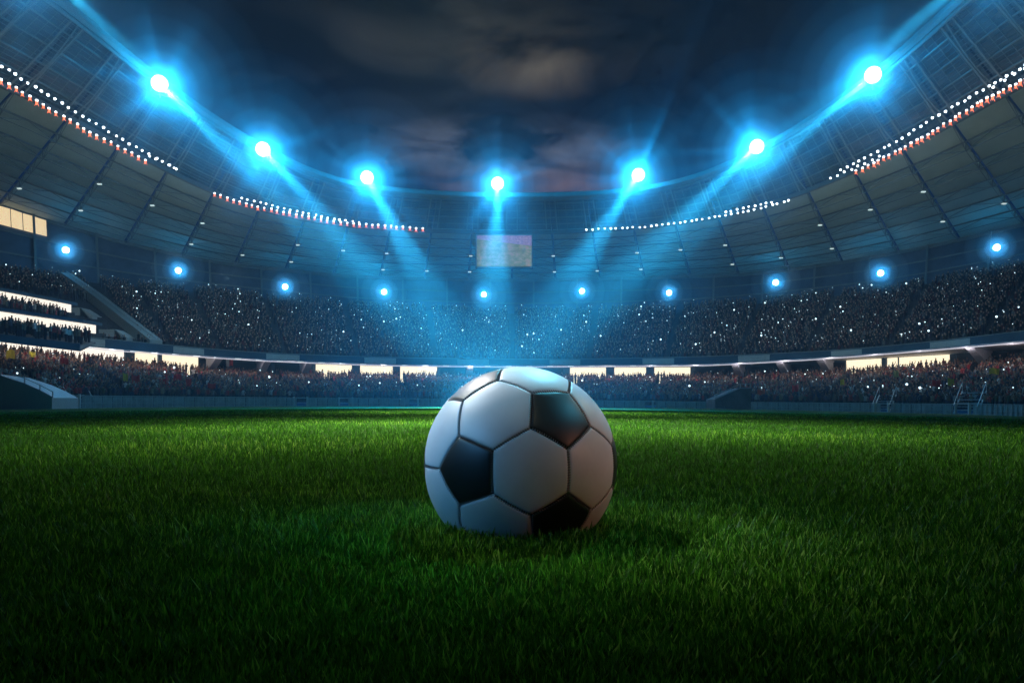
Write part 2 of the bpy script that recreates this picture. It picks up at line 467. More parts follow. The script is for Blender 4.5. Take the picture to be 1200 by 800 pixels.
mb = MB(); rail(mb, R_fb.P(np.linspace(R_fb.at_px(-40), R_fb.at_px(1240), 160))-UP*.22, .085); mb.build('lit_soffit_line', M['strip'], upper)  # glowing strip added to stand in for the lit soffit edge
# back wall of the upper tier up to the eave
BW0 = R_bw0.P(P160); EV = R_ev.P(P160)
ringwall('back_wall', BW0, EV+UP*.1, M['wallblue'], upper, .3)
mb = MB(); sheet(mb, R_ub.P(P160), BW0); mb.build('walkway', M['tread'], upper)
mb = MB()
for f_ in (.30, .62): rail(mb, lerp(BW0, EV, f_)-np.stack([np.sin(P160), np.cos(P160), 0*P160], -1)*.15, .16)
mb.build('wall_rail', M['steel'], upper)
# pillars on the back wall
for i in range(-VIS, VIS+1):
    ph = bay(i)+.5*bay(1); a = R_bw0.P(ph); b_ = R_ev.P(ph); d = np.array([a[0], a[1]-CY, 0]); d /= np.linalg.norm(d)
    mb = MB(); mb.bar(a-d*.5, b_-d*.7, .22, 4); mb.build('column', M['steel'], upper)
# amber windows high on the left
for k in range(5):
    x0 = -12+k*14.; ring_piece(R_bw0, R_ev, x0, x0+12.9, .35, .70, 1.0, .1, 2).build('amber_pane', M['litpane'], upper)
# concourse windows
for x0, x1, big in ((-30, 145, 1), (158, 184, 0), (190, 232, 0), (370, 412, 0), (422, 460, 0), (469, 512, 0), (668, 710, 0), (720, 757, 0), (767, 809, 0), (992, 1033, 0), (1040, 1052, 0), (1054, 1113, 0)):
    ring_piece(Ring(81.4, 83.4, Y_LTOP, zoff=-1.7), Ring(81.4, 83.4, Y_SOF), x0, x1, .12, 0, .98, .08, 12 if big else 4).build('lit_window', M['litwin2'] if big else M['litwin'], lower)
# mullions and dark boards between windows, coloured as the shade inside openings
for x0, x1 in ((146, 157), (185, 189), (413, 421), (461, 468), (711, 719), (758, 766), (1034, 1039), (1114, 1121)):
    ring_piece(Ring(81.4, 83.4, Y_LTOP, zoff=-1.7), Ring(81.4, 83.4, Y_SOF), x0, x1, .5, 0, .98, .5, 2).build('pillar', M['fascia'], lower)
for x0, x1 in ((233, 262), (268, 318), (322, 362), (516, 548), (555, 600), (606, 660), (813, 852), (862, 903), (914, 950), (960, 990), (1144, 1185)):
    ring_piece(Ring(81.4, 83.4, Y_LTOP, zoff=-1.7), Ring(81.4, 83.4, Y_SOF), x0, x1, .1, 0, .9, .08, 3).build('dark_opening', M['darkroom'], lower)
# white brackets under the soffit
for px in (262, 318, 366, 552, 857, 908, 955, 1128):
    ph = R_fb.at_px(px); mb = MB()
    for d in (-.0035, .0035):
        a = Ring(74, 75, Y_FBOT).P(ph+d); b_ = R_cw.P(ph+d)
        mb.poly([a, b_, b_-UP*2.6])
    mb.hexa([Ring(74, 75, Y_FBOT).P(ph-.006), Ring(74, 75, Y_FBOT).P(ph+.006), R_cw.P(ph+.006)-UP*2.6, R_cw.P(ph-.006)-UP*2.6,
             Ring(74, 75, Y_FBOT).P(ph-.006)+UP*.02, Ring(74, 75, Y_FBOT).P(ph+.006)+UP*.02, R_cw.P(ph+.006)+UP*.02, R_cw.P(ph-.006)+UP*.02])
    mb.build('support_bracket', M['drape'], upper)
# small lights along the soffit edge
mb = MB()
for px in range(20, 1200, 24):
    p = Ring(75, 76, Y_FBOT).P(R_fb.at_px(px)); mb.box(p-UP*.08, (.9, .25, .1))
tag(mb.build('soffit_light', M['lens_p'], upper), kind='stuff')
# ================================================================ pitch barrier
bar_ = empty('pitch_barrier', (0, CY, 0), 'low grey board wall with posts running all round the pitch', 'barrier')
def bp(ph, top, out=0.):
    p = barr.P(ph); g = float(ground_z(p[0], p[1])); d = np.array([p[0], p[1]-CY, 0]); d /= np.linalg.norm(d)
    q = p + d*out; z = g-.1 + (p[2]-g+.1)*top; return np.array([q[0], q[1], z])
gates = [85, 352, 405, 482, 757, 1033, 1128]
edges = [barr.at_px(x) for x in (-60, 0, 62)] + [barr.at_px(x) for x in (92, 150, 205, 250, 300, 347)]
pxs = list(np.arange(-60, 1270, 12.0))
nb = 0
for a, b_ in zip(pxs[:-1], pxs[1:]):
    if any(abs((a+b_)/2-g) < 7 for g in gates): continue
    p0, p1 = barr.at_px(a), barr.at_px(b_); g = (p1-p0)*.03
    mb = MB(); q = [bp(p0+g, 0), bp(p1-g, 0), bp(p1-g, 0, .1), bp(p0+g, 0, .1), bp(p0+g, .94), bp(p1-g, .94), bp(p1-g, .94, .1), bp(p0+g, .94, .1)]
    mb.hexa(q); mb.build('panel', M['barrier'], bar_)
mb = MB(); rail(mb, [bp(p, 1.0) for p in np.linspace(barr.at_px(-60), barr.at_px(1260), 200)], .06); mb.build('top_rail', M['barrier_cap'], bar_)
mb = MB(); rail(mb, [bp(p, .45, -.06) for p in np.linspace(barr.at_px(-60), barr.at_px(1260), 200)], .03); mb.build('mid_rail', M['barrier_cap'], bar_)
mb = MB()
for g in gates:
    for d in (-8, 8): mb.bar(bp(barr.at_px(g+d), 0, -.05), bp(barr.at_px(g+d), 1.12, -.05), .14)
for x in range(-50, 1260, 6):
    if all(abs(x-g) > 9 for g in gates): mb.bar(bp(barr.at_px(x), .05, -.05), bp(barr.at_px(x), .95, -.05), .035, 4)
tag(mb.build('post', M['barrier_cap'], bar_), kind='stuff')
ph_b = np.concatenate([np.linspace(barr.at_px(1260), PI, 50)]); ph_c = np.linspace(-PI, barr.at_px(-60), 50)
mb = MB()
for arr in (ph_b, ph_c):
    sheet(mb, [bp(p, 0) for p in arr], [bp(p, 1) for p in arr])
mb.build('far_boards', M['barrier'], bar_)
# stairs through the barrier
def stair(px, rise_px, label, wide=1.9, tall=2.6):
    ph = barr.at_px(px); p = bp(ph, 0, -.3); u = np.array([math.cos(ph), -math.sin(ph), 0]); d = np.array([math.sin(ph), math.cos(ph), 0])
    st = empty('access_steps', tuple(p), label, 'steps', 'steel steps over the pitch barrier')
    n = 7
    for k in range(n):
        mb = MB(); c0 = p + d*(.3+k*.36) + UP*(tall*(k+.5)/n)
        mb.bar(c0-u*wide/2, c0+u*wide/2, .085); mb.build('tread', M['rail'], st)
    for s_ in (-1, 1):
        mb = MB(); a = p+u*s_*wide/2; mb.bar(a, a+d*2.7+UP*tall, .07)
        mb.bar(a+UP*1., a+d*2.7+UP*(tall+1.), .045); mb.bar(a, a+UP*1., .045); mb.bar(a+d*2.7+UP*tall, a+d*2.7+UP*(tall+1.), .045)
        mb.bar(a+d*1.3+UP*tall*.48, a+d*1.3+UP*(tall*.48+1), .045)
        mb.build('handrail', M['rail'], st)
stair(96, 15, 'striped steel steps over the barrier beside the pale tunnel wall', 2.4, 1.7)
stair(1033, 15, 'steel access steps at the barrier, the left of the two on the right-hand side', 1.9, 2.2)
stair(1132, 15, 'tall steel access steps at the barrier nearest the right edge', 2.4, 2.7)
# tunnel walls on the lower tier
def ramp_wall(pts, label, m, depth=.5, yD=None):
    """pts: photo points lying on a wall that stands just outside the barrier at distance yD"""
    mb = MB(); k = [np.array([(x-600)/F*yD, yD, CH+(HY-y)/F*yD]) for x, y in pts]
    kb = [q+np.array([0, depth, 0]) for q in k]; n = len(k)
    mb.poly(k[::-1]); mb.poly(kb)
    for i in range(n): mb.poly([k[i], k[(i+1) % n], kb[(i+1) % n], kb[i]])
    return mb, k
for pts, lab, yD, m in (([(-40, 436), (0, 441), (28, 450), (46, 458), (61, 466), (61, 481), (-40, 484)], 'pale sloping tunnel wall at the left edge of the lower tier', 66., 'barrier_cap'),
                     ([(838, 468), (868, 455), (880, 455), (880, 480), (838, 478)], 'grey wedge-shaped ramp wall at the foot of the right lower tier', 86., 'concrete')):
    tw = empty('tunnel_wall', ((pts[0][0]-600)/F*yD, yD, 0), lab, 'wall')
    mb, k = ramp_wall(pts, lab, M[m], 4., yD); mb.build('wall_slab', M[m], tw)
    mb = MB(); top = k[:5] if yD < 70 else k[:3]
    rail(mb, [q+UP*.05+np.array([0, .1, 0]) for q in top], .07); rail(mb, [q+UP*.55+np.array([0, .1, 0]) for q in top], .04)
    for q in top: mb.bar(q+np.array([0, .1, 0]), q+UP*.6+np.array([0, .1, 0]), .05)
    mb.build('rail', M['rail'], tw)
# ================================================================ left block: diagonal stair wall and hospitality boxes
def up_pt(px, py):
    """point of the upper terrace seen at photo pixel"""
    best = None
    for t_ in np.linspace(0, 1, 41):
        RA = None
        ph = None
        lo, hi = -1.9, 1.9
        for _ in range(40):
            m = (lo+hi)/2; p = surf(R_ut, R_ub, m, t_); q = 600+F*p[0]/p[1] if p[1] > 1 else (-1e5 if p[0] < 0 else 1e5)
            if q > px: hi = m
            else: lo = m
        p = surf(R_ut, R_ub, lo, t_); e = abs(HY-F*(p[2]-CH)/p[1]-py)
        if best is None or e < best[0]: best = (e, p, lo, t_)
    return best
diag = empty('stair_wall', (-45, 80, 8), 'long grey diagonal stair parapet climbing the upper tier beside the hospitality boxes', 'wall')
pts = [up_pt(x, y) for x, y in ((183, 411), (150, 384), (110, 353), (78, 330))]
mb = MB()
for (a, b_) in zip(pts[:-1], pts[1:]):
    pa, pb = a[1], b_[1]; dd = pb-pa; sd = np.cross(dd, UP); sd /= np.linalg.norm(sd)
    mb.hexa([pa-sd*.9, pa+sd*.9, pb+sd*.9, pb-sd*.9, pa-sd*.9+UP*1.5, pa+sd*.9+UP*1.5, pb+sd*.9+UP*1.5, pb-sd*.9+UP*1.5])
mb.build('parapet', M['steel_l'], diag)
mb = MB(); rail(mb, [q[1]+UP*1.75 for q in pts], .06); mb.build('handrail', M['rail'], diag)
for k, (x, y) in enumerate(((137, 368), (176, 389))):
    vm_ = empty('stair_hood', tuple(up_pt(x, y)[1]), ('upper' if k == 0 else 'lower') + ' small pale stair hood right of the diagonal parapet on the upper tier', 'hood')
    p = up_pt(x, y)[1]; mb = MB(); mb.hexa([p+np.array(q) for q in ((-1.3, -1, 0), (1.3, -1, -1.3), (1.3, 1, -1.3), (-1.3, 1, 0), (-1.3, -1, 1.0), (1.3, -1, -.3), (1.3, 1, -.3), (-1.3, 1, 1.0))])
    mb.build('hood_slab', M['steel_l'], vm_)
for k, (x, y) in enumerate(((98, 366), (138, 392))):
    p = up_pt(x, y)[1]; vm_ = empty('vomitory_hood', tuple(p), ('upper' if k == 0 else 'lower') + ' grey wedge hood over a stair opening left of the diagonal parapet', 'hood')
    mb = MB(); a = 2.0
    mb.hexa([p+np.array(q) for q in ((-a, -1.2, -1.4), (a, -1.2, -1.4), (a, 1.2, -1.4), (-a, 1.2, -1.4), (-a, -1.2, .6), (a*.1, -1.2, .6), (a*.1, 1.2, .6), (-a, 1.2, .6))])
    mb.hexa([p+np.array(q) for q in ((a*.1, -1.2, -1.4), (a, -1.2, -1.4), (a, 1.2, -1.4), (a*.1, 1.2, -1.4), (a*.1, -1.2, .6), (a, -1.2, -.5), (a, 1.2, -.5), (a*.1, 1.2, .6))])
    mb.build('hood_slab', M['fpanel'], vm_)
BOX_LEVELS = (([(-60, 331), (0, 341), (83, 357)], 7.5, 9.5, 'upper'), ([(-60, 356), (0, 365), (112, 381)], 6.5, 8.5, 'lower'))
box_people = []
for lv, (line, lh, fh, nm) in enumerate(BOX_LEVELS):
    q = [up_pt(max(x, -60), y+10)[1] for x, y in line]; q = [p-np.array([0, 0, 0]) for p in q]
    D = [p[1]-(7 if lv == 0 else 9) for p in q]
    P_ = [np.array([(x-600)/F*d, d, CH+(HY-y)/F*d]) for (x, y), d in zip(line, D)]
    bx = empty('hospitality_box', tuple(P_[1]), nm + ' glazed hospitality gallery with a bright strip of window on the left stand', 'gallery')
    P_ = [np.array([(1-k/8)*np.array(P_[0])+k/8*np.array(P_[1]) for k in range(8)]), np.array([(1-k/10)*np.array(P_[1])+k/10*np.array(P_[2]) for k in range(11)])]
    P_ = np.concatenate(P_)
    for i in range(0, len(P_)-1, 3):
        j = min(i+3, len(P_)-1); a, b_ = P_[i], P_[j]
        mb = MB(); pxh = 1.05
        e = (b_-a)*.006
        mb.hexa([a+e-UP*pxh, b_-e-UP*pxh, b_-e-UP*pxh+np.array([0, .1, 0]), a+e-UP*pxh+np.array([0, .1, 0]), a+e, b_-e, b_-e+np.array([0, .1, 0]), a+e+np.array([0, .1, 0])])
        mb.build('lit_window', M['litwin2'], bx)
    a, b_ = P_[0], P_[-1]
    mb = MB(); 
    for a, b_ in zip(P_[:-1], P_[1:]):
        f_ = np.array([0, -2.6, 0]); bk = np.array([0, 1.5, 0])
        mb.hexa([a+f_+UP*.05, b_+f_+UP*.05, b_+bk+UP*.05, a+bk+UP*.05, a+f_+UP*.42, b_+f_+UP*.42, b_+bk+UP*.42, a+bk+UP*.42])
    mb.build('canopy', M['fascia'], bx)
    mb = MB(); mt = MB()
    for a, b_ in zip(P_[:-1], P_[1:]):
        f0 = np.array([0, -3.4, -2.6]); f1 = np.array([0, -3.2, -2.6])
        mb.hexa([a+f0-UP*.9, b_+f0-UP*.9, b_+f1-UP*.9, a+f1-UP*.9, a+f0, b_+f0, b_+f1, a+f1])
        mt.hexa([a+f1-UP*.9, b_+f1-UP*.9, b_-UP*2.3, a-UP*2.3, a+f1-UP*.7, b_+f1-UP*.7, b_-UP*2.1, a-UP*2.1])
    mb.build('balcony_front', M['fascia'], bx); mt.build('balcony_floor', M['concrete'], bx)
    for i in range(len(P_)-1):
        for r_ in range(2):
            for k in range(3):
                a = P_[i]*(1-(k+.5)/3)+P_[i+1]*(k+.5)/3; box_people.append(a+np.array([rnd.uniform(-.2, .2), -1.0-r_*1.2, -2.25-r_*.3]))
PH_BOX = up_pt(83, 357)[2]; PH_D = np.mean([p[2] for p in pts])
print('diag phi', [round(p[2], 3) for p in pts], [round(p[3], 2) for p in pts])
# ================================================================ scoreboard
sc = empty('scoreboard', (-1.1, 108, 22), 'hanging stadium video screen showing a pale green pitch scene, below the roof', 'screen')
D_ = 110.; X = lambda px: (px-600)/F*D_; Z = lambda py: CH+(HY-py)/F*D_
m_ = bpy.data.materials.new('screen_picture'); m_.use_nodes = True; t = NT(m_.node_tree); b = m_.node_tree.nodes['Principled BSDF']
m_.cycles.emission_sampling = 'NONE'
g = t.n('ShaderNodeTexCoord').outputs['Generated']; sp = t.n('ShaderNodeSeparateXYZ'); t.put(sp.inputs[0], g)
nn = t.noise(g, 9, 5, .7); st_ = t.noise(g, 3.0, 3, .6)
field = t.ramp(nn, [(.38, (.13, .22, .06)), (.5, (.30, .34, .13)), (.58, (.46, .38, .20)), (.66, (.60, .26, .22))])
crowdc = t.ramp(t.noise(g, 26, 3, .7), [(.3, (.12, .10, .30)), (.5, (.40, .25, .50)), (.65, (.75, .50, .65)), (.8, (.9, .8, .85))])
edge = t.m('ADD', sp.outputs[2], t.m('MULTIPLY', sp.outputs[0], .22))
pic = t.mix(t.m('GREATER_THAN', edge, .88), field, crowdc)
bl = t.m('GREATER_THAN', t.noise(g, 34, 1, .4), .70)
pic = t.mix(t.m('MULTIPLY', bl, t.m('LESS_THAN', sp.outputs[2], .7)), pic, (.75, .25, .22, 1))
b.inputs['Base Color'].default_value = (.02, .02, .02, 1); t.put(b.inputs['Emission Color'], pic); b.inputs['Emission Strength'].default_value = .5
mb = MB(); mb.box(((X(559)+X(623))/2, D_, (Z(276)+Z(312))/2), (X(623)-X(559), .12, Z(276)-Z(312))); mb.build('screen', m_, sc)
mb = MB(); mb.box(((X(559)+X(623))/2, D_+.6, (Z(276)+Z(312))/2), (X(623)-X(559)+.5, 1.0, Z(276)-Z(312)+.5)); mb.build('cabinet', M['steel'], sc)
for px in (565, 591, 617):
    mb = MB(); mb.bar((X(px), D_+.6, Z(276)+.2), (X(px), D_+.6, 29.1), .08); mb.build('hanger', M['steel'], sc)
# ================================================================ lamps
def ico(mb, c, r, mi=0, n=6, sq=1.):
    c = Vector(c); k = len(mb.v); rows = 4
    mb.v.append(tuple(c+Vector((0, 0, r*sq))))
    for j in range(1, rows):
        a = PI*j/rows
        for i in range(n): mb.v.append(tuple(c+Vector((r*math.sin(a)*math.cos(2*PI*i/n), r*math.sin(a)*math.sin(2*PI*i/n), r*sq*math.cos(a)))))
    mb.v.append(tuple(c-Vector((0, 0, r*sq)))); last = len(mb.v)-1
    for i in range(n):
        mb.f.append((k, k+1+i, k+1+(i+1) % n)); mb.mi.append(mi)
        for j in range(rows-2):
            a = k+1+j*n; mb.f.append((a+i, a+n+i, a+n+(i+1) % n, a+(i+1) % n)); mb.mi.append(mi)
        a = k+1+(rows-2)*n; mb.f.append((a+i, last, a+(i+1) % n)); mb.mi.append(mi)
def floodlight(name, loc, aim, R_, label, group, blades=16):
    """drum floodlight: housing, glowing lens, yoke, bracket; built along +Y then turned towards aim"""
    L = empty(name, tuple(loc), label, 'floodlight', group)
    d = (Vector(aim)-Vector(loc)).normalized(); q = d.to_track_quat('Y', 'Z').to_matrix()
    def lathe(prof, m, nm):
        mb = MB(); n = 24; k = 0
        for (y, r) in prof:
            for i in range(n): mb.v.append(tuple(q @ Vector((r*math.cos(2*PI*i/n), y, r*math.sin(2*PI*i/n)))))
        for j in range(len(prof)-1):
            for i in range(n):
                mb.f.append((j*n+i, j*n+(i+1) % n, (j+1)*n+(i+1) % n, (j+1)*n+i)); mb.mi.append(0)
        o = mb.build(nm, m, None, True); o.parent = L; return o
    lathe([(-1.0*R_, .001), (-1.0*R_, .45*R_), (-.55*R_, .9*R_), (0, 1.06*R_), (0.02, 1.06*R_), (0.02, .98*R_)], M['housing'], 'housing')
    lathe([(0.0, .98*R_), (.14*R_, .85*R_), (.25*R_, .5*R_), (.29*R_, .001)], M['lens'], 'lens')
    mb = MB()
    for s_ in (-1, 1):
        mb.bar(q @ Vector((s_*1.1*R_, -.3*R_, 0)), q @ Vector((s_*1.1*R_, -.3*R_, 0))+Vector((0, 0, -1.5*R_)), .06*R_+.03)
    mb.bar(q @ Vector((-1.1*R_, -.3*R_, 0))+Vector((0, 0, -1.5*R_)), q @ Vector((1.1*R_, -.3*R_, 0))+Vector((0, 0, -1.5*R_)), .07*R_+.03)
    o = mb.build('yoke', M['housing'], None); o.parent = L
    return L
def lamp(kind, name, loc, P_, col, parent=None, rad_=.4, aim=None, cone=6., blend=1., soft=None):
    d = bpy.data.lights.new(name, kind); d.energy = P_; d.color = col; d.shadow_soft_size = rad_
    o = bpy.data.objects.new(name, d); COL.objects.link(o); o.location = loc
    if kind == 'SPOT':
        d.spot_size = math.radians(cone); d.spot_blend = blend
        o.rotation_euler = (Vector(aim)-Vector(loc)).to_track_quat('-Z', 'Y').to_euler()
    if soft:          # unseen spot whose light fades evenly from its axis to the edge of the cone
        d.spot_size = math.radians(max(1.6, cone*1.02)); d.spot_blend = 0.; d.use_nodes = True; t = NT(d.node_tree); em = d.node_tree.nodes['Emission']
        ax = (Vector(aim)-Vector(loc)).normalized()
        cr = t.vm('CROSS_PRODUCT', t.n('ShaderNodeNewGeometry').outputs['Incoming'], tuple(ax)).outputs[0]
        ln = t.n('ShaderNodeVectorMath', operation='LENGTH'); t.put(ln.inputs[0], cr)
        e_ = t.m('SUBTRACT', 1., t.m('DIVIDE', ln.outputs['Value'], math.radians(cone/2)), True)
        t.put(em.inputs['Strength'], t.m('POWER', e_, soft))
    if name == 'bulb' and P_ > P_WALL*1.5:     # lamp light shaped into narrow lobes to imitate star-shaped lens rays
        d.use_nodes = True; t = NT(d.node_tree); em = d.node_tree.nodes['Emission']
        ax = (Vector((0, 14, 1))-Vector(loc)).normalized(); X_ = ax.cross(Vector((0, 0, 1))).normalized(); Z_ = X_.cross(ax)
        g_ = t.n('ShaderNodeNewGeometry').outputs['Incoming']
        u_ = t.vm('DOT_PRODUCT', g_, tuple(X_)).outputs['Value']; w_ = t.vm('DOT_PRODUCT', g_, tuple(Z_)).outputs['Value']
        cb = t.n('ShaderNodeCombineXYZ'); t.put(cb.inputs[0], u_); t.put(cb.inputs[1], w_); nv = t.vm('NORMALIZE', cb.outputs[0], (0, 0, 0)).outputs[0]
        no = t.noise(t.vm('ADD', nv, tuple(Vector(loc)*.37)).outputs[0], 7.0, 2, .6)
        t.put(em.inputs['Strength'], t.m('ADD', .75, t.m('MULTIPLY', t.m('POWER', t.m('MULTIPLY', no, 1.75), 7.), .62)))
    if parent is not None: par(o, parent)
    return o
AIM = Vector((-1.2, 40, 0))
order = ['furthest left in view', 'second from the left', 'third from the left', 'in the middle, above the video screen', 'third from the right', 'second from the right', 'furthest right in view']
for k, (px, py) in enumerate([(187, 98), (308, 175), (430, 208), (583, 215), (748, 205), (887, 172), (1023, 88)]):
    ph = R_rim.at_px(px); p = R_rim.P(ph); D = p[1]-.8
    loc = Vector(((px-600)/F*D, D, CH+(HY-py)/F*D))
    L = floodlight('roof_floodlight', loc, Vector((0, 0, 6))*.5+AIM*.5, .88, 'big blue-white floodlight on the roof rim, ' + order[k], 'floodlights along the roof rim')
    mb = MB(); mb.bar(loc+Vector((0, .1, -1.7)), Vector(p)+Vector((0, 0, -.2)), .12); mb.build('bracket', M['steel'], L)
    f = (loc-AIM).normalized()
    lamp('POINT', 'bulb', loc-f*1.6, P_RIM, BLUE, L, .5)
    lamp('SPOT', 'beam', loc-f*1.5, P_BEAM, (.04, .62, .88), L, .3, AIM, 4.4, .8)
    lamp('SPOT', 'wash', loc-f*1.5, P_WASH, (.008, .45, .85), L, .35, AIM, 19, 1.)
# two more of the same ring just above the frame: their beams enter the picture
for px, py, D in ((10, -78, 62), (1190, -78, 64)):
    loc = Vector(((px-600)/F*D, D, CH+(HY-py)/F*D)); f = (loc-AIM).normalized()
    L = floodlight('roof_floodlight', loc, AIM, 1.15, 'blue-white floodlight on the roof rim just above the %s corner of the view' % ('left' if px < 600 else 'right'), 'floodlights along the roof rim')
    lamp('POINT', 'bulb', loc-f*1.6, P_RIM, BLUE, L, .5)
    lamp('SPOT', 'beam', loc-f*1.5, P_BEAM, (.04, .62, .88), L, .3, AIM, 4.4, .8)
order2 = ['below the amber windows', 'second from the left', 'third from the left', 'fourth from the left', 'just left of centre below the screen', 'sixth from the left', 'seventh from the left', 'third from the right', 'second from the right', 'nearest the right edge']
for k, (px, py) in enumerate([(77, 293), (209, 317), (334, 336), (450, 342), (567, 345), (682, 341), (784, 343), (909, 331), (1032, 320), (1168, 290)]):
    ph = R_bw0.at_px(px); p = R_bw0.P(ph); D = p[1]*.97
    loc = Vector(((px-600)/F*D, D, CH+(HY-py)/F*D))
    L = floodlight('wall_floodlight', loc, (0, 10, 2), .50, 'small blue-white floodlight under the eave, ' + order2[k], 'floodlights along the back wall of the upper tier')
    d = Vector((p[0], p[1], loc.z)); mb = MB(); mb.bar(loc+Vector((0, 0, -.9)), d, .08); mb.build('bracket', M['steel'], L)
    f = (loc-Vector((0, 10, 2))).normalized()
    lamp('POINT', 'bulb', loc-f*1.0, P_WALL, BLUE, L, .25)
# white strip lamps under the soffit of the upper tier
for px in range(-20, 1240, 52):
    ph = R_fb.at_px(px); p = Ring(74.5, 75.5, Y_FBOT).P(ph)-UP*.55
    lamp('POINT', 'soffit_bulb', tuple(p), P_SOF, (1., .93, .95), None, .35)
# unseen broad lamps added below the gantry, standing in for its rows' light
for px in (-120, 40, 130, 220, 330, 450, 740, 860, 980, 1070, 1160, 1320):
    ph = R_ev.at_px(px) if 0 <= px <= 1200 else (R_ev.at_px(0)-.25 if px < 0 else R_ev.at_px(1200)+.25)
    p = roofP(ph, 1.1)-UP*13 - np.array([roofP(ph, 1.)[0], roofP(ph, 1.)[1]-CY, 0])*.12
    lamp('POINT', 'gantry_bulb', tuple(p), P_GANTRY*(1 if (px < 300 or px > 900) else .45), (.86, 1., .84), None, 1.0)
# unseen white spots added beside and behind the camera for the pool of light
for loc, P_, aim, cone, col in (((-46, 42, 40), 430000, (0, 4.8, 0), 7.4, (1., .98, .72)), ((46, 38, 40), 380000, (0, 4.8, 0), 7.4, (1., .97, .70)),
                                ((1, -21, 38), 620000, (0, 4.6, 0), 8.6, (1., .98, .64)),
                                ((9, -21, 36), 1300000, (0, 13, 0), 11, (1., .98, .62)), ((-8, -21, 36), 3200000, (0, 34, 0), 14, (1., .98, .62))):
    lamp('SPOT', 'unseen_spot', loc, P_, col, None, .6, aim, cone, 1., 2.3)
for az, d_, hgt, P_, zt, col in ((-30, 60, 54, 200, .20, (.95, .97, 1.)), (-62, 50, 50, 150, .20, (.75, .93, 1.)), (-95, 50, 34, 70, .12, (.20, .62, 1.)), (-125, 48, 24, 60, .09, (.10, .45, 1.)),
                                (14, 62, 56, 180, .20, (.12, .68, .95)), (80, 46, 46, 110, .19, (.05, .55, .85)), (112, 54, 16, 30, .11, (1., .40, .24)), (150, 48, 46, 34, .18, (.40, .72, 1.)), (-165, 48, 46, 34, .18, (.45, .75, 1.))):
    a_ = math.radians(az); loc = (d_*math.sin(a_), .9+d_*math.cos(a_), hgt)
    lamp('SPOT', 'unseen_spot', loc, P_*1000*BALL, col, None, .08, (0, .87, zt), .38, 1., 2.)  # unseen narrow coloured spots added all round to shape the light on the ball
# ================================================================ rows of small lamps along the gantry
def strip_lamp_mesh(red):
    mb = MB(); mb.box((0, 0, .12), (.34, .34, .2), None, 0); ico(mb, (0, 0, -.10), .21, 1, 6)
    if red: mb.bar((0, 0, -.24), (0, 0, -.75), .20, 6, 2, .05); mb.bar((0, 0, -.30), (.32, 0, -.95), .05, 4, 2, .02); mb.bar((0, 0, -.30), (-.30, 0, -.85), .05, 4, 2, .02)  # orange glow under the lamp given shape as glowing bars
    return mb.mesh('gantry_lamp', [M['housing'], M['lens_s'], M['lens_r']])
_u = ['first', 'second', 'third', 'fourth', 'fifth', 'sixth', 'seventh', 'eighth', 'ninth']
ORD = _u + ['tenth', 'eleventh', 'twelfth', 'thirteenth', 'fourteenth', 'fifteenth', 'sixteenth', 'seventeenth', 'eighteenth', 'nineteenth', 'twentieth'] + ['twenty-'+q for q in _u] + ['thirtieth'] + ['thirty-'+q for q in _u]
ml_w, ml_r = strip_lamp_mesh(False), strip_lamp_mesh(True)
def gantry_row(pts, n, red, dy, label, group):
    xs = np.linspace(pts[0][0], pts[-1][0], n)
    for k_, x in enumerate(xs):
        y = np.interp(x, [p[0] for p in pts], [p[1] for p in pts])
        lo, hi = -1.7, 1.7
        for _ in range(40):
            m = (lo+hi)/2; p = roofP(m, 1.0); q = 600+F*p[0]/p[1] if p[1] > 1 else (-1e5 if p[0] < 0 else 1e5)
            if q > x: hi = m
            else: lo = m
        p = roofP(lo, 1.0); D = p[1]*(.985 if red else .95)-.6
        loc = ((x-600)/F*D, D, CH+(HY-y)/F*D)
        o = bpy.data.objects.new('gantry_lamp', ml_r if red else ml_w); COL.objects.link(o); o.location = loc
        o.location.x += rnd.uniform(-.12, .12); o.location.z += rnd.uniform(-.07, .07); s_ = (.78+.30*(D < 75))*rnd.uniform(.85, 1.1); o.scale = (s_, s_, s_)
        tag(o, ORD[k_]+' from the left: '+label, 'lamp', group)
gl = 'lamps along the roof gantry'
gantry_row([(2, 92), (35, 113), (70, 133), (97, 149), (170, 187)], 22, True, 0, 'orange-glowing lamp in the lower line of the left gantry', gl+' (orange line, left)')
gantry_row([(2, 78), (12, 83), (52, 108), (100, 137), (142, 162), (160, 172), (207, 197)], 27, False, 0, 'round white lamp in the upper line of the left gantry', gl+' (white line, left)')
gantry_row([(176, 182), (193, 190), (205, 196)], 5, False, 0, 'white lamp in the short third line of the left gantry', gl+' (third line, left)')
gantry_row([(251, 226), (283, 237), (330, 247), (400, 260), (495, 267)], 34, True, 0, 'pinkish lamp in the lower line, left of the screen', gl+' (lower line, left centre)')
gantry_row([(283, 231), (330, 243), (380, 254), (420, 260)], 20, False, 0, 'white lamp in the upper line, left of the screen', gl+' (upper line, left centre)')
gantry_row([(688, 268.5), (760, 265), (830, 255), (880, 246), (925, 234)], 36, False, 0, 'white lamp in the lower line, right of the screen', gl+' (lower line, right centre)')
gantry_row([(850, 248), (885, 240), (905, 236)], 9, False, 0, 'white lamp in the short upper line, right of the screen', gl+' (upper line, right centre)')
gantry_row([(973, 208), (1000, 197), (1030, 183)], 8, False, 0, 'white lamp in the inner end of the right gantry', gl+' (inner end, right)')
gantry_row([(1004, 199), (1040, 182), (1070, 166), (1100, 149), (1140, 123), (1175, 105), (1202, 91)], 32, True, 0, 'orange-glowing lamp in the lower line of the right gantry', gl+' (orange line, right)')
gantry_row([(985, 199), (1020, 181), (1060, 160), (1090, 140), (1130, 117), (1160, 100), (1202, 76)], 31, False, 0, 'round white lamp in the upper line of the right gantry', gl+' (white line, right)')
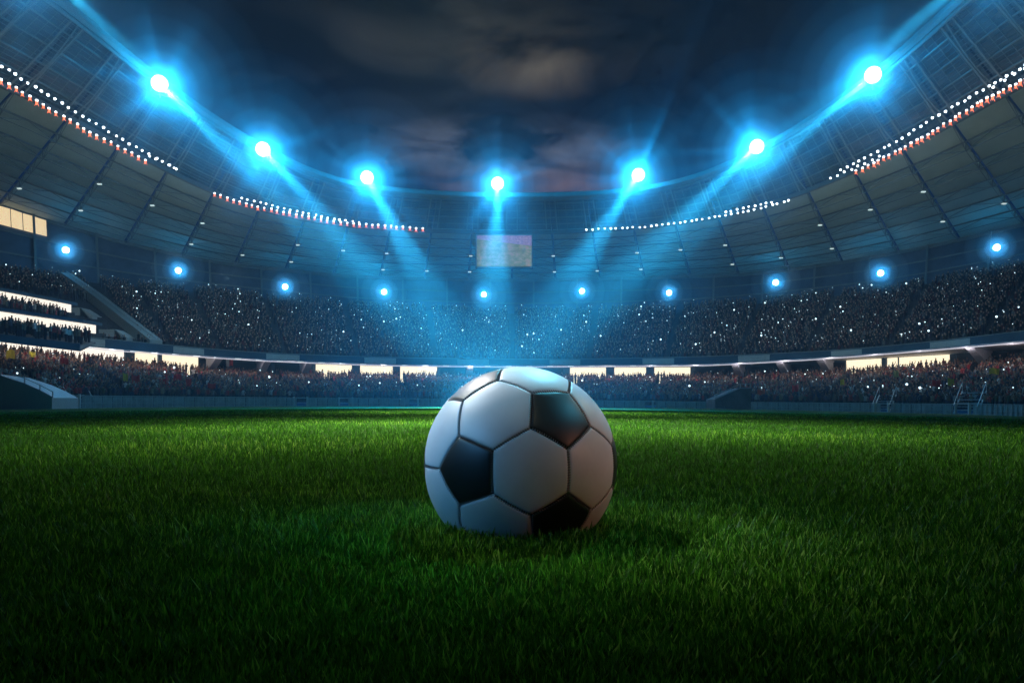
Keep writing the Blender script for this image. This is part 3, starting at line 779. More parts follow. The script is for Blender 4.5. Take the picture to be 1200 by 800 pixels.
gantry_row([(1165, 101), (1182, 91), (1202, 79)], 4, False, 0, 'white lamp in the short third line at the right edge', gl+' (third line, right)')
# little lamps at the truss nodes
mb = MB(); mb.box((0, 0, 0), (.55, .3, .16)); nodelamp = mb.mesh('node_lamp', M['lens_p'])
for i in range(-VIS+1, VIS, 1):
    for k in (2, 4):
        if (i*7+k*3) % 4 == 0: continue
        p = roofP(bay(i), 1+k/MR)-UP*1.4
        if not (0 < 600+F*p[0]/p[1] < 1200): continue
        o = bpy.data.objects.new('truss_lamp', nodelamp); COL.objects.link(o); o.location = p
        px = 600+F*p[0]/p[1]; ref = min(range(10), key=lambda q: abs((77, 209, 334, 450, 567, 682, 784, 909, 1032, 1168)[q]-px)); dx_ = px-(77, 209, 334, 450, 567, 682, 784, 909, 1032, 1168)[ref]
        tag(o, 'tiny pale %s truss lamp, %s %s wall lamp from the left' % ('inner' if k == 2 else 'outer', 'above' if abs(dx_) < 22 else ('left of the' if dx_ < 0 else 'right of the'), ('the ' if abs(dx_) < 22 else '')+('first', 'second', 'third', 'fourth', 'fifth', 'sixth', 'seventh', 'eighth', 'ninth', 'tenth')[ref]), 'lamp', 'lamps under the roof trusses')

# ================================================================ crowd
def person_mb(arms, seed, seg=6, lite=False):
    """low standing figure, feet at z=0, one continuous loft for legs, trunk, neck and head; arms loft out of the shoulders"""
    r_ = random.Random(seed); mb = MB()
    w_ = r_.uniform(.92, 1.08)
    prof = [(0, .13, .12), (.08, .15, .13), (.5, .15, .12), (.86, .18, .14), (1.0, .19, .14), (1.15, .165, .12), (1.34, .22, .14), (1.43, .20, .12), (1.49, .07, .07), (1.55, .065, .07), (1.58, .085, .095), (1.66, .10, .11), (1.74, .08, .09), (1.79, .02, .02)]
    if lite: prof = [prof[q] for q in (0, 3, 5, 6, 8, 10, 12, 13)]
    for (z, a, b_) in prof:
        for i in range(seg):
            t_ = 2*PI*i/seg; mb.v.append((a*w_*math.cos(t_), b_*math.sin(t_), z))
    for j in range(len(prof)-1):
        z = prof[j][0]; mi = 1 if z >= 1.49 else (2 if z < .86 else 0)
        if z >= 1.66: mi = 3
        for i in range(seg):
            mb.f.append((j*seg+i, j*seg+(i+1) % seg, (j+1)*seg+(i+1) % seg, (j+1)*seg+i)); mb.mi.append(mi)
    for s_, pose in zip((-1, 1), arms):
        if lite and pose == 'down': continue
        sh = Vector((s_*.19*w_, 0, 1.38))
        if pose == 'up': e = sh+Vector((s_*.16, .05, .24)); h = e+Vector((s_*r_.uniform(-.06, .1), .05, .27))
        elif pose == 'fwd': e = sh+Vector((s_*.10, -.1, -.22)); h = e+Vector((-s_*.08, -.24, .12))
        else: e = sh+Vector((s_*.09, 0, -.27)); h = e+Vector((0, -.06, -.26))
        if lite: mb.bar(sh, e, .055, 3, 0, .045); mb.bar(e, h, .045, 3, 1, .03); continue
        mb.bar(sh-Vector((s_*.05, 0, 0)), e, .055, 4, 0, .045); mb.bar(e, h, .045, 4, 0, .032); mb.bar(h, h+(h-e).normalized()*.13, .04, 4, 1, .025)
    return mb
POSES = [('down', 'down'), ('up', 'up'), ('fwd', 'fwd'), ('down', 'up'), ('up', 'fwd'), ('down', 'fwd')]
def cloth_mat(name, pal, mode):
    m = bpy.data.materials.new(name); m.use_nodes = True; t = NT(m.node_tree); b = m.node_tree.nodes['Principled BSDF']
    b.inputs['Roughness'].default_value = .85; b.inputs['Specular IOR Level'].default_value = .2
    if mode == 'obj':
        r_ = t.n('ShaderNodeObjectInfo').outputs['Random']
    pts = [(i/len(pal), c_) for i, c_ in enumerate(pal)]
    t.put(b.inputs['Base Color'], t.ramp(r_, pts, 'CONSTANT')); return m
REDS = [(.30, .03, .03), (.20, .02, .02), (.25, .12, .02), (.05, .10, .05)]
TOPS = [(.03, .03, .04), (.05, .06, .09), (.02, .02, .025), (.18, .17, .16), (.25, .03, .03), (.08, .07, .06), (.02, .03, .05), (.35, .34, .33), (.10, .02, .02), (.06, .08, .07), (.03, .03, .03), (.14, .10, .07), (.04, .05, .08), (.28, .05, .05), (.10, .11, .13), (.02, .02, .02)]
mt_top = bpy.data.materials.new('spectator_top'); mt_top.use_nodes = True; t = NT(mt_top.node_tree); t.put(mt_top.node_tree.nodes['Principled BSDF'].inputs['Base Color'], t.n('ShaderNodeObjectInfo').outputs['Color']); mt_top.node_tree.nodes['Principled BSDF'].inputs['Roughness'].default_value = .85; mt_leg = cloth_mat('spectator_trousers', [(.03, .03, .04), (.02, .02, .03), (.06, .06, .07), (.04, .05, .09)], 'obj')
mt_skin = cloth_mat('spectator_skin', [(.30, .17, .11), (.22, .12, .08), (.36, .22, .15), (.12, .06, .04)], 'obj'); mt_hair = cloth_mat('spectator_hair', [(.02, .015, .01), (.04, .025, .015), (.015, .012, .01), (.12, .08, .04)], 'obj')
pm = [person_mb(p, 11+i, 6) for i, p in enumerate(POSES)]
pmesh = [p.mesh('spectator', [mt_top, mt_skin, mt_leg, mt_hair], True) for p in pm]
AISLE_PX = [352, 405, 482, 580, 668, 757, 845, 960, 1085, 62, 150, 255]
aisL = np.array([R_ft.at_px(x) for x in AISLE_PX]); aisU = np.array([R_ut.at_px(x) for x in (20, 200, 258, 335, 420, 510, 600, 690, 780, 865, 945, 1040, 1150)])
spots = []
def rows(RA, RB, n, ais, tier, skip=None):
    lo = min(RA.at_px(-15), RB.at_px(-15)); hi = max(RA.at_px(1215), RB.at_px(1215))
    for k in range(n):
        t_ = (k+.55)/n
        mid = surf(RA, RB, np.linspace(lo, hi, 400), t_); seg = np.linalg.norm(np.diff(mid, axis=0), axis=1).sum()
        cnt = int(seg/(.58 if tier == 'L' else .62)); ph = np.linspace(lo, hi, cnt) + nr.uniform(-.0018, .0018, cnt)
        p = surf(RA, RB, ph, t_); z = surf(RA, RB, ph, k/n)[:, 2]
        px = 600+F*p[:, 0]/p[:, 1]
        ok = (px > -8) & (px < 1208)
        d = np.min(np.abs(ph[:, None]-ais[None, :]), axis=1)*85; ok &= d > (.55 if tier == 'L' else .5)
        ok &= nr.rand(cnt) < (.96 if tier == 'L' else .93)
        if skip is not None: ok &= ~skip(ph, t_)
        for i in np.where(ok)[0]:
            spots.append((p[i, 0], p[i, 1], z[i], px[i], tier, k))
rows(R_ft, R_lb, NL, aisL, 'L')
rows(R_ut, R_ub, NU, aisU, 'U', lambda ph, t_: (np.abs(ph-PH_D) < .012) | ((ph < PH_D) & (t_ > .05) & (t_ < .62) & (ph < PH_D)) )
# extra row standing at the back of the lower tier, against the windows
for ph in np.arange(R_lb.at_px(-8), R_lb.at_px(1208), .0066):
    p = R_lb.P(ph)*1.0; px = 600+F*p[0]/p[1]
    spots.append((p[0]+rnd.uniform(-.2, .2), p[1]+rnd.uniform(-.3, .3), p[2]+rnd.uniform(-.1, .28), px, 'W', 0))
for q in box_people:
    if rnd.random() < .85: spots.append((q[0], q[1], q[2]+rnd.uniform(-.1, .15), 600+F*q[0]/q[1], 'B', 0))
spots = [s_ for s_ in spots if not (s_[4] == 'L' and s_[1] < 70 and s_[0] < -38 and s_[5] < 4)]
print('crowd', len(spots))
near = sorted([i for i, s_ in enumerate(spots) if s_[4] in 'L' and 6 < s_[3] < 1194 and s_[5] < 3], key=lambda i: spots[i][1])[:290]
nearset = set(near)
CN = ['black', 'navy blue', 'dark grey', 'pale grey', 'red', 'brown', 'white', 'maroon', 'olive green', 'tan', 'dark blue', 'bright red']
CC = [(.02, .02, .025), (.03, .04, .09), (.06, .06, .065), (.20, .20, .19), (.28, .03, .03), (.10, .07, .05), (.36, .35, .34), (.10, .02, .02), (.06, .08, .04), (.22, .17, .11), (.02, .03, .06), (.42, .03, .03)]
PN = ['arms down', 'both arms raised', 'hands forward', 'one arm raised', 'arms apart', 'one hand forward']
SEC = [(90, 'by the pale tunnel wall'), (200, 'below the left lit windows'), (352, 'below the red flags'), (482, 'left of the ball'), (620, 'behind the ball'), (757, 'right of the ball'), (870, 'by the wedge ramp'), (1033, 'before the right steps'), (1132, 'between the right steps'), (1300, 'past the last steps')]
ROWN = ['first', 'second', 'third']
used_l = set()
for i in near:
    x, y, z, px, tier, k = spots[i]; sec = next(n_ for lim, n_ in SEC if px < lim)
    for _ in range(60):
        j = rnd.randrange(6); q = rnd.randrange(len(CN))
        if (j, q, k, sec) not in used_l: break
    used_l.add((j, q, k, sec))
    o = bpy.data.objects.new('person', pmesh[j]); COL.objects.link(o); o.location = (x, y, z)
    o.rotation_euler = (0, 0, -math.atan2(x, y) + rnd.uniform(-.3, .3)); s_ = rnd.uniform(.93, 1.05); o.scale = (s_, s_, s_)
    o.color = CC[q]+(1,)
    side = 'left' if px < 600 else 'right'; sec = next(n_ for lim, n_ in SEC if px < lim)
    tag(o, 'spectator in %s top, %s, %s row %s' % (CN[q], PN[j], ROWN[k], sec), 'person', 'front row spectators, %s' % sec)
def crowd_stuff(name, idx, label):
    vs, fs, cs, nv = [], [], [], 0
    proto = [(np.array(p.v), p.f, np.array(p.mi)) for p in [person_mb(q, 40+i, 4, True) for i, q in enumerate(POSES[:4])]]
    for i in idx:
        x, y, z, px, tier, k = spots[i]; j = rnd.choices((0, 1, 2, 3), (.55, .15, .15, .15))[0]
        V, Fc, mi = proto[j]; a = math.atan2(x, y)*-1+rnd.uniform(-.4, .4); s_ = rnd.uniform(.9, 1.08)
        R_ = np.array([[math.cos(a), -math.sin(a), 0], [math.sin(a), math.cos(a), 0], [0, 0, 1]])
        vs.append(V @ R_.T*s_+np.array([x, y, z]))
        pal = [(tuple(q*.30 for q in rnd.choice(TOPS)) if tier == 'U' else tuple(min(.8, q*1.5) for q in rnd.choice(TOPS))), rnd.choice([(.30, .17, .11), (.22, .12, .08), (.36, .22, .15)]), (.03, .03, .045), (.025, .02, .015)]  # light put into the colour: upper-tier clothes darkened, the rest brightened
        fs += [tuple(q+nv for q in f) for f in Fc]; cs += [pal[m] for m in mi]; nv += len(V)
    me = bpy.data.meshes.new(name); me.from_pydata(np.concatenate(vs).tolist(), [], fs)
    at = me.attributes.new('tint', 'FLOAT_COLOR', 'FACE'); at.data.foreach_set('color', np.concatenate([np.array(cs), np.ones((len(cs), 1))], 1).ravel())
    me.materials.append(mt_crowd); o = bpy.data.objects.new(name, me); COL.objects.link(o)
    return tag(o, label, 'crowd', None, 'stuff')
mt_crowd = bpy.data.materials.new('crowd_clothes'); mt_crowd.use_nodes = True; t = NT(mt_crowd.node_tree); b = mt_crowd.node_tree.nodes['Principled BSDF']
a_ = t.n('ShaderNodeAttribute'); a_.attribute_name = 'tint'; t.put(b.inputs['Base Color'], a_.outputs['Color']); b.inputs['Roughness'].default_value = .9
b.inputs['Specular IOR Level'].default_value = .1
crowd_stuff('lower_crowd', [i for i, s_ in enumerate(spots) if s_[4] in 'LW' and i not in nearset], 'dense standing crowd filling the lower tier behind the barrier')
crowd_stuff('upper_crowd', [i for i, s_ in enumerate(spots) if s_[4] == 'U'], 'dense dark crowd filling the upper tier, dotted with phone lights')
crowd_stuff('gallery_crowd', [i for i, s_ in enumerate(spots) if s_[4] == 'B'], 'spectators lined up in the hospitality galleries on the left')
# phone lights and camera flashes held up in the crowd
mb = MB(); ico(mb, (0, 0, 0), .155, 0, 5); mb.box((0, .06, 0), (.09, .02, .17)); ph_m = mb.mesh('phone_light', M['phone'])
U = [s_ for s_ in spots if s_[4] == 'U' and 3 < s_[3] < 1197]; L_ = [s_ for s_ in spots if s_[4] == 'L' and 3 < s_[3] < 1197 and s_[5] > 1]
PSEC = [(143, 'below the first wall lamp'), (271, 'below the second wall lamp'), (392, 'below the third wall lamp'), (508, 'below the fourth wall lamp'), (625, 'below the video screen'), (733, 'below the sixth wall lamp'), (846, 'below the seventh wall lamp'), (970, 'below the eighth wall lamp'), (1100, 'below the ninth wall lamp'), (1300, 'by the right edge')]
for tier, pool, n in (('upper', U, 235), ('lower', L_, 62)):
    for s_ in rnd.sample(pool, n):
        o = bpy.data.objects.new('phone_light', ph_m); COL.objects.link(o)
        d = Vector((s_[0], s_[1]-CY, 0)).normalized()
        o.location = Vector((s_[0], s_[1], s_[2]+rnd.uniform(1.75, 2.1)))-d*.35
        q = rnd.choice([.30, .32, .36, .4, .45, .5, .65, .9]) * (1.0 if tier == 'upper' else 1.1); o.scale = (q, q, q)
        sec = next(n_ for lim, n_ in PSEC if s_[3] < lim); hh = '' if tier == 'lower' else ('back rows, ' if s_[5] > 19 else 'middle rows, ' if s_[5] > 9 else 'front rows, ')
        tag(o, '%s white phone light in the %s%s tier, %s' % ('large' if q > .9 else 'small', hh, tier, sec), 'phone light', 'phone lights in the %s%s tier, %s' % (hh, tier, sec))
mb = MB()
for s_ in rnd.sample(U, 330)+rnd.sample(L_, 90):
    d = Vector((s_[0], s_[1]-CY, 0)).normalized(); ico(mb, Vector((s_[0], s_[1], s_[2]+rnd.uniform(1.7, 2.1)))-d*.35, rnd.uniform(.03, .05), 0, 4)
tag(mb.build('phone_glints', M['phone']), 'countless tiny phone glints scattered through both tiers of the crowd', 'phone lights', None, 'stuff')
# flags and scarves
def flag(px, py, w_, h_, col, label, seed, col2=None):
    r_ = random.Random(seed)
    c_ = min((s_ for s_ in spots if s_[4] in 'LW'), key=lambda s_: (s_[3]-px)**2+((HY-F*(s_[2]+1.9-CH)/s_[1])-py)**2)
    D = c_[1]-.4; wx = w_/F*D; hz = h_/F*D; x0 = (px-600)/F*D; z0 = CH+(HY-py)/F*D
    fl = empty('flag', (x0, D, z0), label, 'flag', 'flags and scarves waved in the lower tier')
    mb = MB(); n = 7; a = r_.uniform(0, 6)
    for i in range(n):
        for j in range(3):
            def P2(i, j): return Vector((x0+(i/n-.5)*wx, D+.10*math.sin(a+i*1.3+j*.5), z0+(j/3-.5)*hz+.08*math.sin(a+i*.8)))
            mb.poly([P2(i, j), P2(i+1, j), P2(i+1, j+1), P2(i, j+1)], 1 if (col2 and i >= n//2) else 0)
    ms = [mat('flag_cloth', col, .8, var=.15, nscale=3)] + ([mat('flag_cloth', col2, .8)] if col2 else [])
    mb.build('cloth', ms, fl)
    mb = MB(); mb.bar((x0-wx/2, D+.02, z0-hz*.5-.9), (x0-wx/2, D+.02, z0+hz*.5+.1), .03); mb.build('staff', M['steel'], fl)
RED, YEL, WHT = (.55, .02, .02), (.60, .50, .03), (.6, .6, .6)
for k, (px, py, w_, h_, col, lab, c2) in enumerate([
        (12, 415, 10, 10, YEL, 'yellow flag waving at the far left of the lower tier', None), (38, 415, 9, 6, YEL, 'small dull yellow flag left of the long bright window', None),
        (75, 423, 10, 7, (.3, .02, .02), 'dark red flag under the long bright window', None), (147, 442, 7, 9, YEL, 'yellow flag near the left end of the lower tier', None),
        (159, 444, 10, 9, RED, 'red flag beside the yellow one on the left of the lower tier', None), (194, 447, 6, 8, RED, 'narrow red flag in the left lower tier under the lit window', None),
        (208, 442, 9, 7, RED, 'red flag raised right of the narrow one in the left lower tier', None), (221, 448, 7, 8, RED, 'dark red scarf held in the left lower tier', None),
        (248, 452, 10, 6, RED, 'low red banner in the left centre lower tier', None), (254, 425, 6, 8, RED, 'red drape hanging against the dark opening', None),
        (269, 425, 8, 8, WHT, 'white and red flag hanging under the fascia on the left', RED), (892, 459, 9, 6, (.6, .1, .05), 'orange-red flag above the wedge ramp on the right', None),
        (932, 455, 8, 8, RED, 'red flag in the right centre lower tier', None), (1097, 449, 10, 7, RED, 'red banner low in the right lower tier', None),
        (1114, 448, 7, 9, YEL, 'upright yellow flag in the right lower tier', None), (1165, 435, 12, 7, YEL, 'wide yellow flag high in the right lower tier', None),
        (1050, 438, 6, 8, (.25, .3, .12), 'olive flag in the right lower tier under the lit window', None), (987, 448, 5, 7, YEL, 'small yellow flag at the right of the centre', None)]):
    flag(px, py, w_, h_, col, lab, k, c2)

# ================================================================ the ball
RB = .11
tt = (1+5**.5)/2
ico_v = [Vector(v).normalized() for v in ((-1, tt, 0), (1, tt, 0), (-1, -tt, 0), (1, -tt, 0), (0, -1, tt), (0, 1, tt), (0, -1, -tt), (0, 1, -tt), (tt, 0, -1), (tt, 0, 1), (-tt, 0, -1), (-tt, 0, 1))]
ico_f = [(0, 11, 5), (0, 5, 1), (0, 1, 7), (0, 7, 10), (0, 10, 11), (1, 5, 9), (5, 11, 4), (11, 10, 2), (10, 7, 6), (7, 1, 8), (3, 9, 4), (3, 4, 2), (3, 2, 6), (3, 6, 8), (3, 8, 9), (4, 9, 5), (2, 4, 11), (6, 2, 10), (8, 6, 7), (9, 8, 1)]
def tv(a, b_): return ((ico_v[a]*2+ico_v[b_])/3).normalized()
def order_loop(pts):
    c_ = sum(pts, Vector((0, 0, 0))).normalized(); u = (pts[0]-c_*pts[0].dot(c_)).normalized(); v = c_.cross(u)
    return sorted(pts, key=lambda p: math.atan2(p.dot(v), p.dot(u)))
faces_b = []
for f in ico_f:
    faces_b.append(('white', order_loop([tv(a, b_) for a in f for b_ in f if a != b_])))
for i in range(12):
    nb_ = {b_ for f in ico_f if i in f for b_ in f if b_ != i}
    faces_b.append(('black', order_loop([tv(i, b_) for b_ in nb_])))
# orientation from the six corners of the front hexagon in the photo
BD = .832; BX = (609.8-600)/F*BD; BZ = CH-(542-HY)/F*BD
BC = Vector((BX, BD, BZ)); CAMP = Vector((0, 0, CH))
def on_ball(px, py):
    d = Vector(((px-600)/F, 1, (HY-py)/F)).normalized(); oc = CAMP-BC; b_ = oc.dot(d); q = b_*b_-(oc.dot(oc)-RB*RB)
    return (CAMP+d*(-b_-math.sqrt(max(q, 0)))-BC).normalized()
tgt = [on_ball(*p) for p in ((621, 497.7), (668.4, 524.5), (669, 579.7), (623, 607), (574.3, 579.7), (573.5, 525))]
src0 = faces_b[0][1]
pent_dirs = [sum(l, Vector((0, 0, 0))).normalized() for k, l in faces_b if k == 'black']
best = None
for rev in (False, True):
    for sh in range(6):
        s_ = src0[sh:]+src0[:sh]
        if rev: s_ = s_[::-1]
        H = np.zeros((3, 3))
        for a, b_ in zip(s_, tgt): H += np.outer(np.array(a), np.array(b_))
        Uu, _, Vt = np.linalg.svd(H); d = np.sign(np.linalg.det(Vt.T @ Uu.T)); R_ = Vt.T @ np.diag([1, 1, d]) @ Uu.T
        err = sum(np.linalg.norm(R_ @ np.array(a)-np.array(b_)) for a, b_ in zip(s_, tgt))
        # a black panel must lie to the left of the front hexagon
        want = np.array(on_ball(545, 551)); pe = min(np.linalg.norm(R_ @ np.array(p)-want) for p in pent_dirs)
        if best is None or err+3*pe < best[0]: best = (err+3*pe, R_)
RBM = Matrix(best[1].tolist()); print('ball fit', best[0])
def leather(name, base_c, rough, coat):
    m = bpy.data.materials.new(name); m.use_nodes = True; t = NT(m.node_tree); b = m.node_tree.nodes['Principled BSDF']
    o = t.n('ShaderNodeTexCoord').outputs['Object']
    n_ = t.noise(o, 60, 5, .6); k = t.ramp(n_, [(.3, tuple(x*.93 for x in base_c)), (.7, base_c)])
    t.put(b.inputs['Base Color'], k); t.put(b.inputs['Roughness'], t.m('ADD', rough, t.m('MULTIPLY', t.noise(o, 25, 3, .5), .12)))
    b.inputs['Coat Weight'].default_value = coat; b.inputs['Coat Roughness'].default_value = .38
    v = t.n('ShaderNodeTexVoronoi'); v.inputs['Scale'].default_value = 900; t.put(v.inputs['Vector'], o)
    bu = t.n('ShaderNodeBump'); bu.inputs['Strength'].default_value = .10; bu.inputs['Distance'].default_value = .0004
    t.put(bu.inputs['Height'], v.outputs['Distance']); t.put(b.inputs['Normal'], bu.outputs[0])
    return m
M['ballw'] = leather('white_leather', (.64, .645, .65), .40, .35); M['ballb'] = leather('black_leather', (.006, .007, .008), .42, .35)
M['stitch'] = mat('ball_stitching', (.20, .20, .21), .6); M['core'] = mat('ball_core', (.015, .015, .016), .8)
ball = empty('football', tuple(BC), 'black and white panelled football lying in the grass in the middle of the view', 'football')
def edge_dist(p, loop):
    return min(math.asin(max(-1, min(1, p.dot(loop[i].cross(loop[(i+1) % len(loop)]).normalized())))) for i in range(len(loop)))
def panel(kind, loop):
    n = 18; c_ = sum(loop, Vector((0, 0, 0))).normalized(); k = len(loop); V = []; Fc = []; key = {}
    def vid(p):
        kk = (round(p.x, 6), round(p.y, 6), round(p.z, 6))
        if kk not in key: key[kk] = len(V); V.append(p)
        return key[kk]
    rim = set()
    for e in range(k):
        A, B = loop[e], loop[(e+1) % k]; g = {}
        for i in range(n+1):
            # rings crowd towards the edge so the rolled seam is smooth
            s_ = 1-(1-i/n)**1.7
            for j in range(i+1):
                p = c_.lerp(A.lerp(B, j/i if i else 0), s_).normalized() if i else c_
                g[i, j] = vid(p)
        for i in range(n):
            for j in range(i+1):
                Fc.append((g[i, j], g[i+1, j], g[i+1, j+1]))
                if j < i: Fc.append((g[i, j], g[i+1, j+1], g[i, j+1]))
    out = []
    for p in V:
        d = max(edge_dist(p, loop), 0)*RB
        r = RB - .0030*math.exp(-(d/.0008)) - .0005*math.exp(-(d/.0045)) - .0001
        out.append(tuple(RBM @ (p*r)))
    me = bpy.data.meshes.new(kind+'_panel'); me.from_pydata(out, [], Fc); me.polygons.foreach_set('use_smooth', [True]*len(Fc))
    me.materials.append(M['ballw'] if kind == 'white' else M['ballb'])
    o = bpy.data.objects.new(kind+'_panel', me); COL.objects.link(o); o.parent = ball
    return o
for kind, loop in faces_b: panel(kind, loop)
me = bpy.data.meshes.new('bladder'); mb = MB(); mb2 = []
import bmesh
bmx = bmesh.new(); bmesh.ops.create_icosphere(bmx, subdivisions=4, radius=RB-.0088); bmx.to_mesh(me); bmx.free(); me.materials.append(M['core'])
o = bpy.data.objects.new('bladder', me); COL.objects.link(o); o.parent = ball
# stitches along every seam
mb = MB(); done = set()
for kind, loop in faces_b:
    for i in range(len(loop)):
        A, B = loop[i], loop[(i+1) % len(loop)]; kk = tuple(sorted([tuple(round(x, 4) for x in A), tuple(round(x, 4) for x in B)]))
        if kk in done: continue
        done.add(kk); nrmv = A.cross(B).normalized(); m = 17
        for j in range(1, m):
            p = A.lerp(B, j/m).normalized(); q = (B-A).normalized()
            a = (p-nrmv*.016+q*.003).normalized()*(RB-.0009); b_ = (p+nrmv*.016-q*.003).normalized()*(RB-.0009)
            mb.bar(RBM @ a, RBM @ b_, .00045, 4)
o = mb.build('stitching', M['stitch']); o.parent = ball; tag(o, kind='stuff')

# ================================================================ grass
def grass():
    N = 560000
    # distance from the viewer spaced evenly in log, so blades thin out with distance as their size on the picture shrinks
    u = nr.rand(N); dmin, dmax = .27, 26.
    d = dmin*(dmax/dmin)**(u**1.12)
    ang = nr.uniform(-.80, .80, N)
    x = d*np.sin(ang)*1.0; y = d*np.cos(ang)
    keep = (x-BX)**2+(y-BD)**2 > (.030)**2
    x, y, d = x[keep], y[keep], d[keep]; N = len(x)
    z = ground_z(x, y)
    grow = np.clip(d/1.8, 1, 7)                                   # far blades stand for small tufts
    clump = .93+.10*np.sin(x*31+np.sin(y*23)*2)*np.sin(y*37+x*11)
    h = (.024+.010*nr.rand(N))*clump*np.clip(.62+.62*d, .80, 1.08)*np.clip(grow, 1, 1.5)*np.where(nr.rand(N) < .10, 1.2, 1)
    wd = (.0011+.0008*nr.rand(N))*grow
    lean = nr.uniform(.05, .42, N)*h; la = nr.uniform(0, 2*PI, N); fa = la+PI/2+nr.uniform(-.7, .7, N)
    dx, dy = np.cos(fa)*wd, np.sin(fa)*wd; lx, ly = np.cos(la)*lean, np.sin(la)*lean
    V = np.zeros((N, 5, 3))
    def put(i, t_, s_):
        hz = h*(t_-.18*t_*t_); V[:, i, 0] = x+lx*t_**1.8+dx*s_; V[:, i, 1] = y+ly*t_**1.8+dy*s_; V[:, i, 2] = z+hz-.002
    put(0, 0., -1); put(1, 0., 1); put(2, .55, -.85); put(3, .55, .85); put(4, 1., 0)
    me = bpy.data.meshes.new('grass'); me.vertices.add(N*5); me.vertices.foreach_set('co', V.ravel())
    base_ = np.arange(N)*5
    L = np.stack([base_, base_+1, base_+3, base_+2], 1).ravel()
    T = np.stack([base_+2, base_+3, base_+4], 1).ravel()
    me.loops.add(len(L)+len(T)); me.loops.foreach_set('vertex_index', np.concatenate([L, T]).astype(np.int32))
    me.polygons.add(N*2); ls = np.concatenate([np.arange(N)*4, N*4+np.arange(N)*3]); me.polygons.foreach_set('loop_start', ls.astype(np.int32))
    try: me.polygons.foreach_set('loop_total', np.concatenate([np.full(N, 4), np.full(N, 3)]).astype(np.int32))
    except Exception: pass
    me.polygons.foreach_set('use_smooth', np.ones(N*2, bool))
    me.update(calc_edges=True); me.validate()
    big = .5+.5*np.sin(x*1.9+1.2*np.sin(y*1.3))*np.sin(y*2.3+x*.7)
    tint = np.clip(nr.rand(N)*.75+.25*big, 0, 1)
    at = me.attributes.new('tint', 'FLOAT', 'POINT'); at.data.foreach_set('value', np.repeat(tint, 5).astype(np.float32))
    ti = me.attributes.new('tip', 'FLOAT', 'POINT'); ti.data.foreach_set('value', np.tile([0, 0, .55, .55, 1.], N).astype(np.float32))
    m = bpy.data.materials.new('grass_blade'); m.use_nodes = True; t = NT(m.node_tree); b = m.node_tree.nodes['Principled BSDF']
    a1 = t.n('ShaderNodeAttribute'); a1.attribute_name = 'tint'; a2 = t.n('ShaderNodeAttribute'); a2.attribute_name = 'tip'
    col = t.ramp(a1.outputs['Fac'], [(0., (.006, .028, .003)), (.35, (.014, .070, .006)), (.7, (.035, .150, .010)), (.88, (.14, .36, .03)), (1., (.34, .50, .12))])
    col = t.mix(t.m('POWER', a2.outputs['Fac'], 1.3), t.mix(.8, col, (.003, .008, .002, 1)), t.mix(1., col, (1.5, 1.6, 1.2, 1), 'MULTIPLY'))  # blade feet darkened, tips brightened: shade between blades put into the colour
    t.put(b.inputs['Base Color'], col); b.inputs['Roughness'].default_value = .55; b.inputs['Specular IOR Level'].default_value = .25
    tl = t.n('ShaderNodeBsdfTranslucent'); t.put(tl.inputs[0], t.mix(.25, col, (.10, .28, .02, 1)))
    mx = t.n('ShaderNodeMixShader'); mx.inputs[0].default_value = .35
    t.t.links.new(b.outputs[0], mx.inputs[1]); t.t.links.new(tl.outputs[0], mx.inputs[2]); t.t.links.new(mx.outputs[0], m.node_tree.nodes['Material Output'].inputs[0])
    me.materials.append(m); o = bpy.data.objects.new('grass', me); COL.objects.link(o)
    tag(o, 'short green turf covering the pitch round the ball', 'grass', None, 'stuff')
grass()
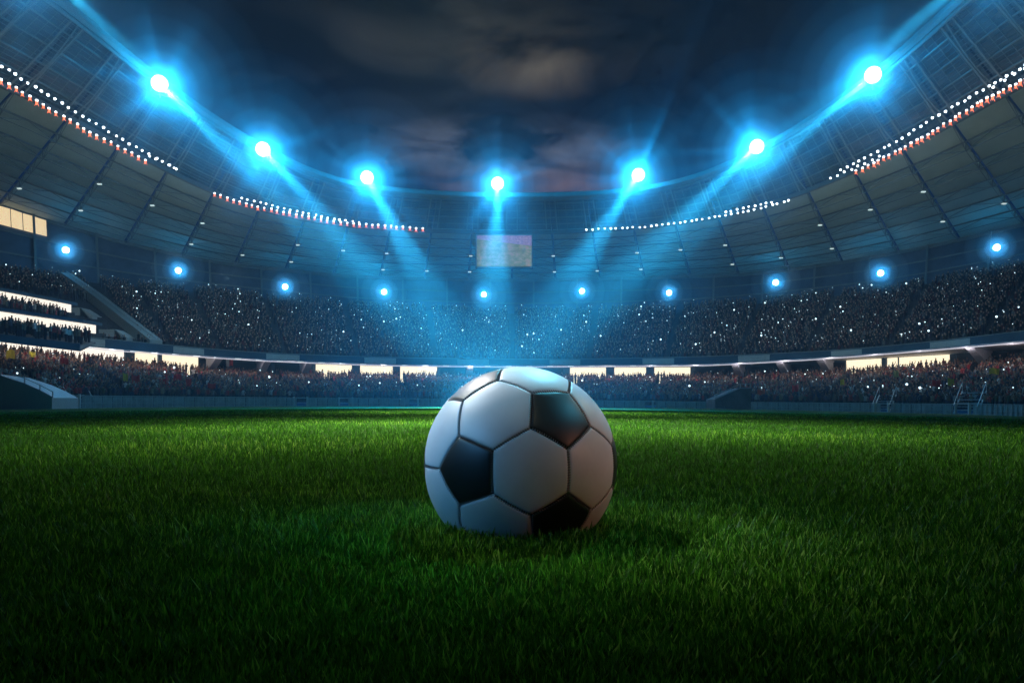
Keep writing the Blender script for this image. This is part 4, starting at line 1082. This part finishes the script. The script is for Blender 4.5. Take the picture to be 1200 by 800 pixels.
# ================================================================ haze
mb = MB(); mb.box((0, 30, 24), (280, 270, 58)); hz = mb.build('haze', []) if False else None
me = mb.mesh('haze', []); hz = bpy.data.objects.new('haze', me); COL.objects.link(hz)
mh = bpy.data.materials.new('night_haze'); mh.use_nodes = True; mh.node_tree.nodes.clear()
t = NT(mh.node_tree); pv = t.n('ShaderNodeVolumePrincipled'); pv.inputs['Density'].default_value = HAZE
pv.inputs['Color'].default_value = (.46, .72, 1, 1); pv.inputs['Anisotropy'].default_value = HAZE_G
ou = t.n('ShaderNodeOutputMaterial'); mh.node_tree.links.new(pv.outputs[0], ou.inputs['Volume'])
me.materials.append(mh); tag(hz, 'thin night haze filling the stadium', 'haze', None, 'stuff')

# mist shells added round each floodlight to make its glow
def mist(loc, r, dens):
    bmx = bmesh.new(); bmesh.ops.create_icosphere(bmx, subdivisions=3, radius=r); me = bpy.data.meshes.new('haze'); bmx.to_mesh(me); bmx.free()
    me.materials.append(mist_m[dens]); o = bpy.data.objects.new('haze', me); COL.objects.link(o); o.location = loc
    tag(o, 'mist shell added to make the glow round a floodlight', 'haze', None, 'stuff')
mist_m = {}
SHELLS = ((12., .003), (9.6, .005), (7.4, .009), (5.4, .017), (3.8, .030), (2.6, .055))
SHELLS_S = ((9., .02), (5.5, .05), (3.4, .12))
for dn in [q[1] for q in SHELLS+SHELLS_S]:
    mh = bpy.data.materials.new('lamp_glow_mist'); mh.use_nodes = True; mh.node_tree.nodes.clear(); t = NT(mh.node_tree)
    pv = t.n('ShaderNodeVolumePrincipled'); pv.inputs['Density'].default_value = dn; pv.inputs['Color'].default_value = (.8, .9, 1, 1)
    pv.inputs['Anisotropy'].default_value = 0.
    ou = t.n('ShaderNodeOutputMaterial'); mh.node_tree.links.new(pv.outputs[0], ou.inputs['Volume']); mist_m[dn] = mh
for o in [o for o in bpy.data.objects if o.type == 'LIGHT' and o.name.startswith('bulb')]:
    big = o.data.energy > P_WALL*1.5
    if 600+F*(o.location.x+o.parent.location.x)/(o.location.y+o.parent.location.y) < 0: continue
    for r, dn in (SHELLS if big else SHELLS_S):
        mist(Vector(o.location)+o.parent.location, r*(1 if big else .48), dn)
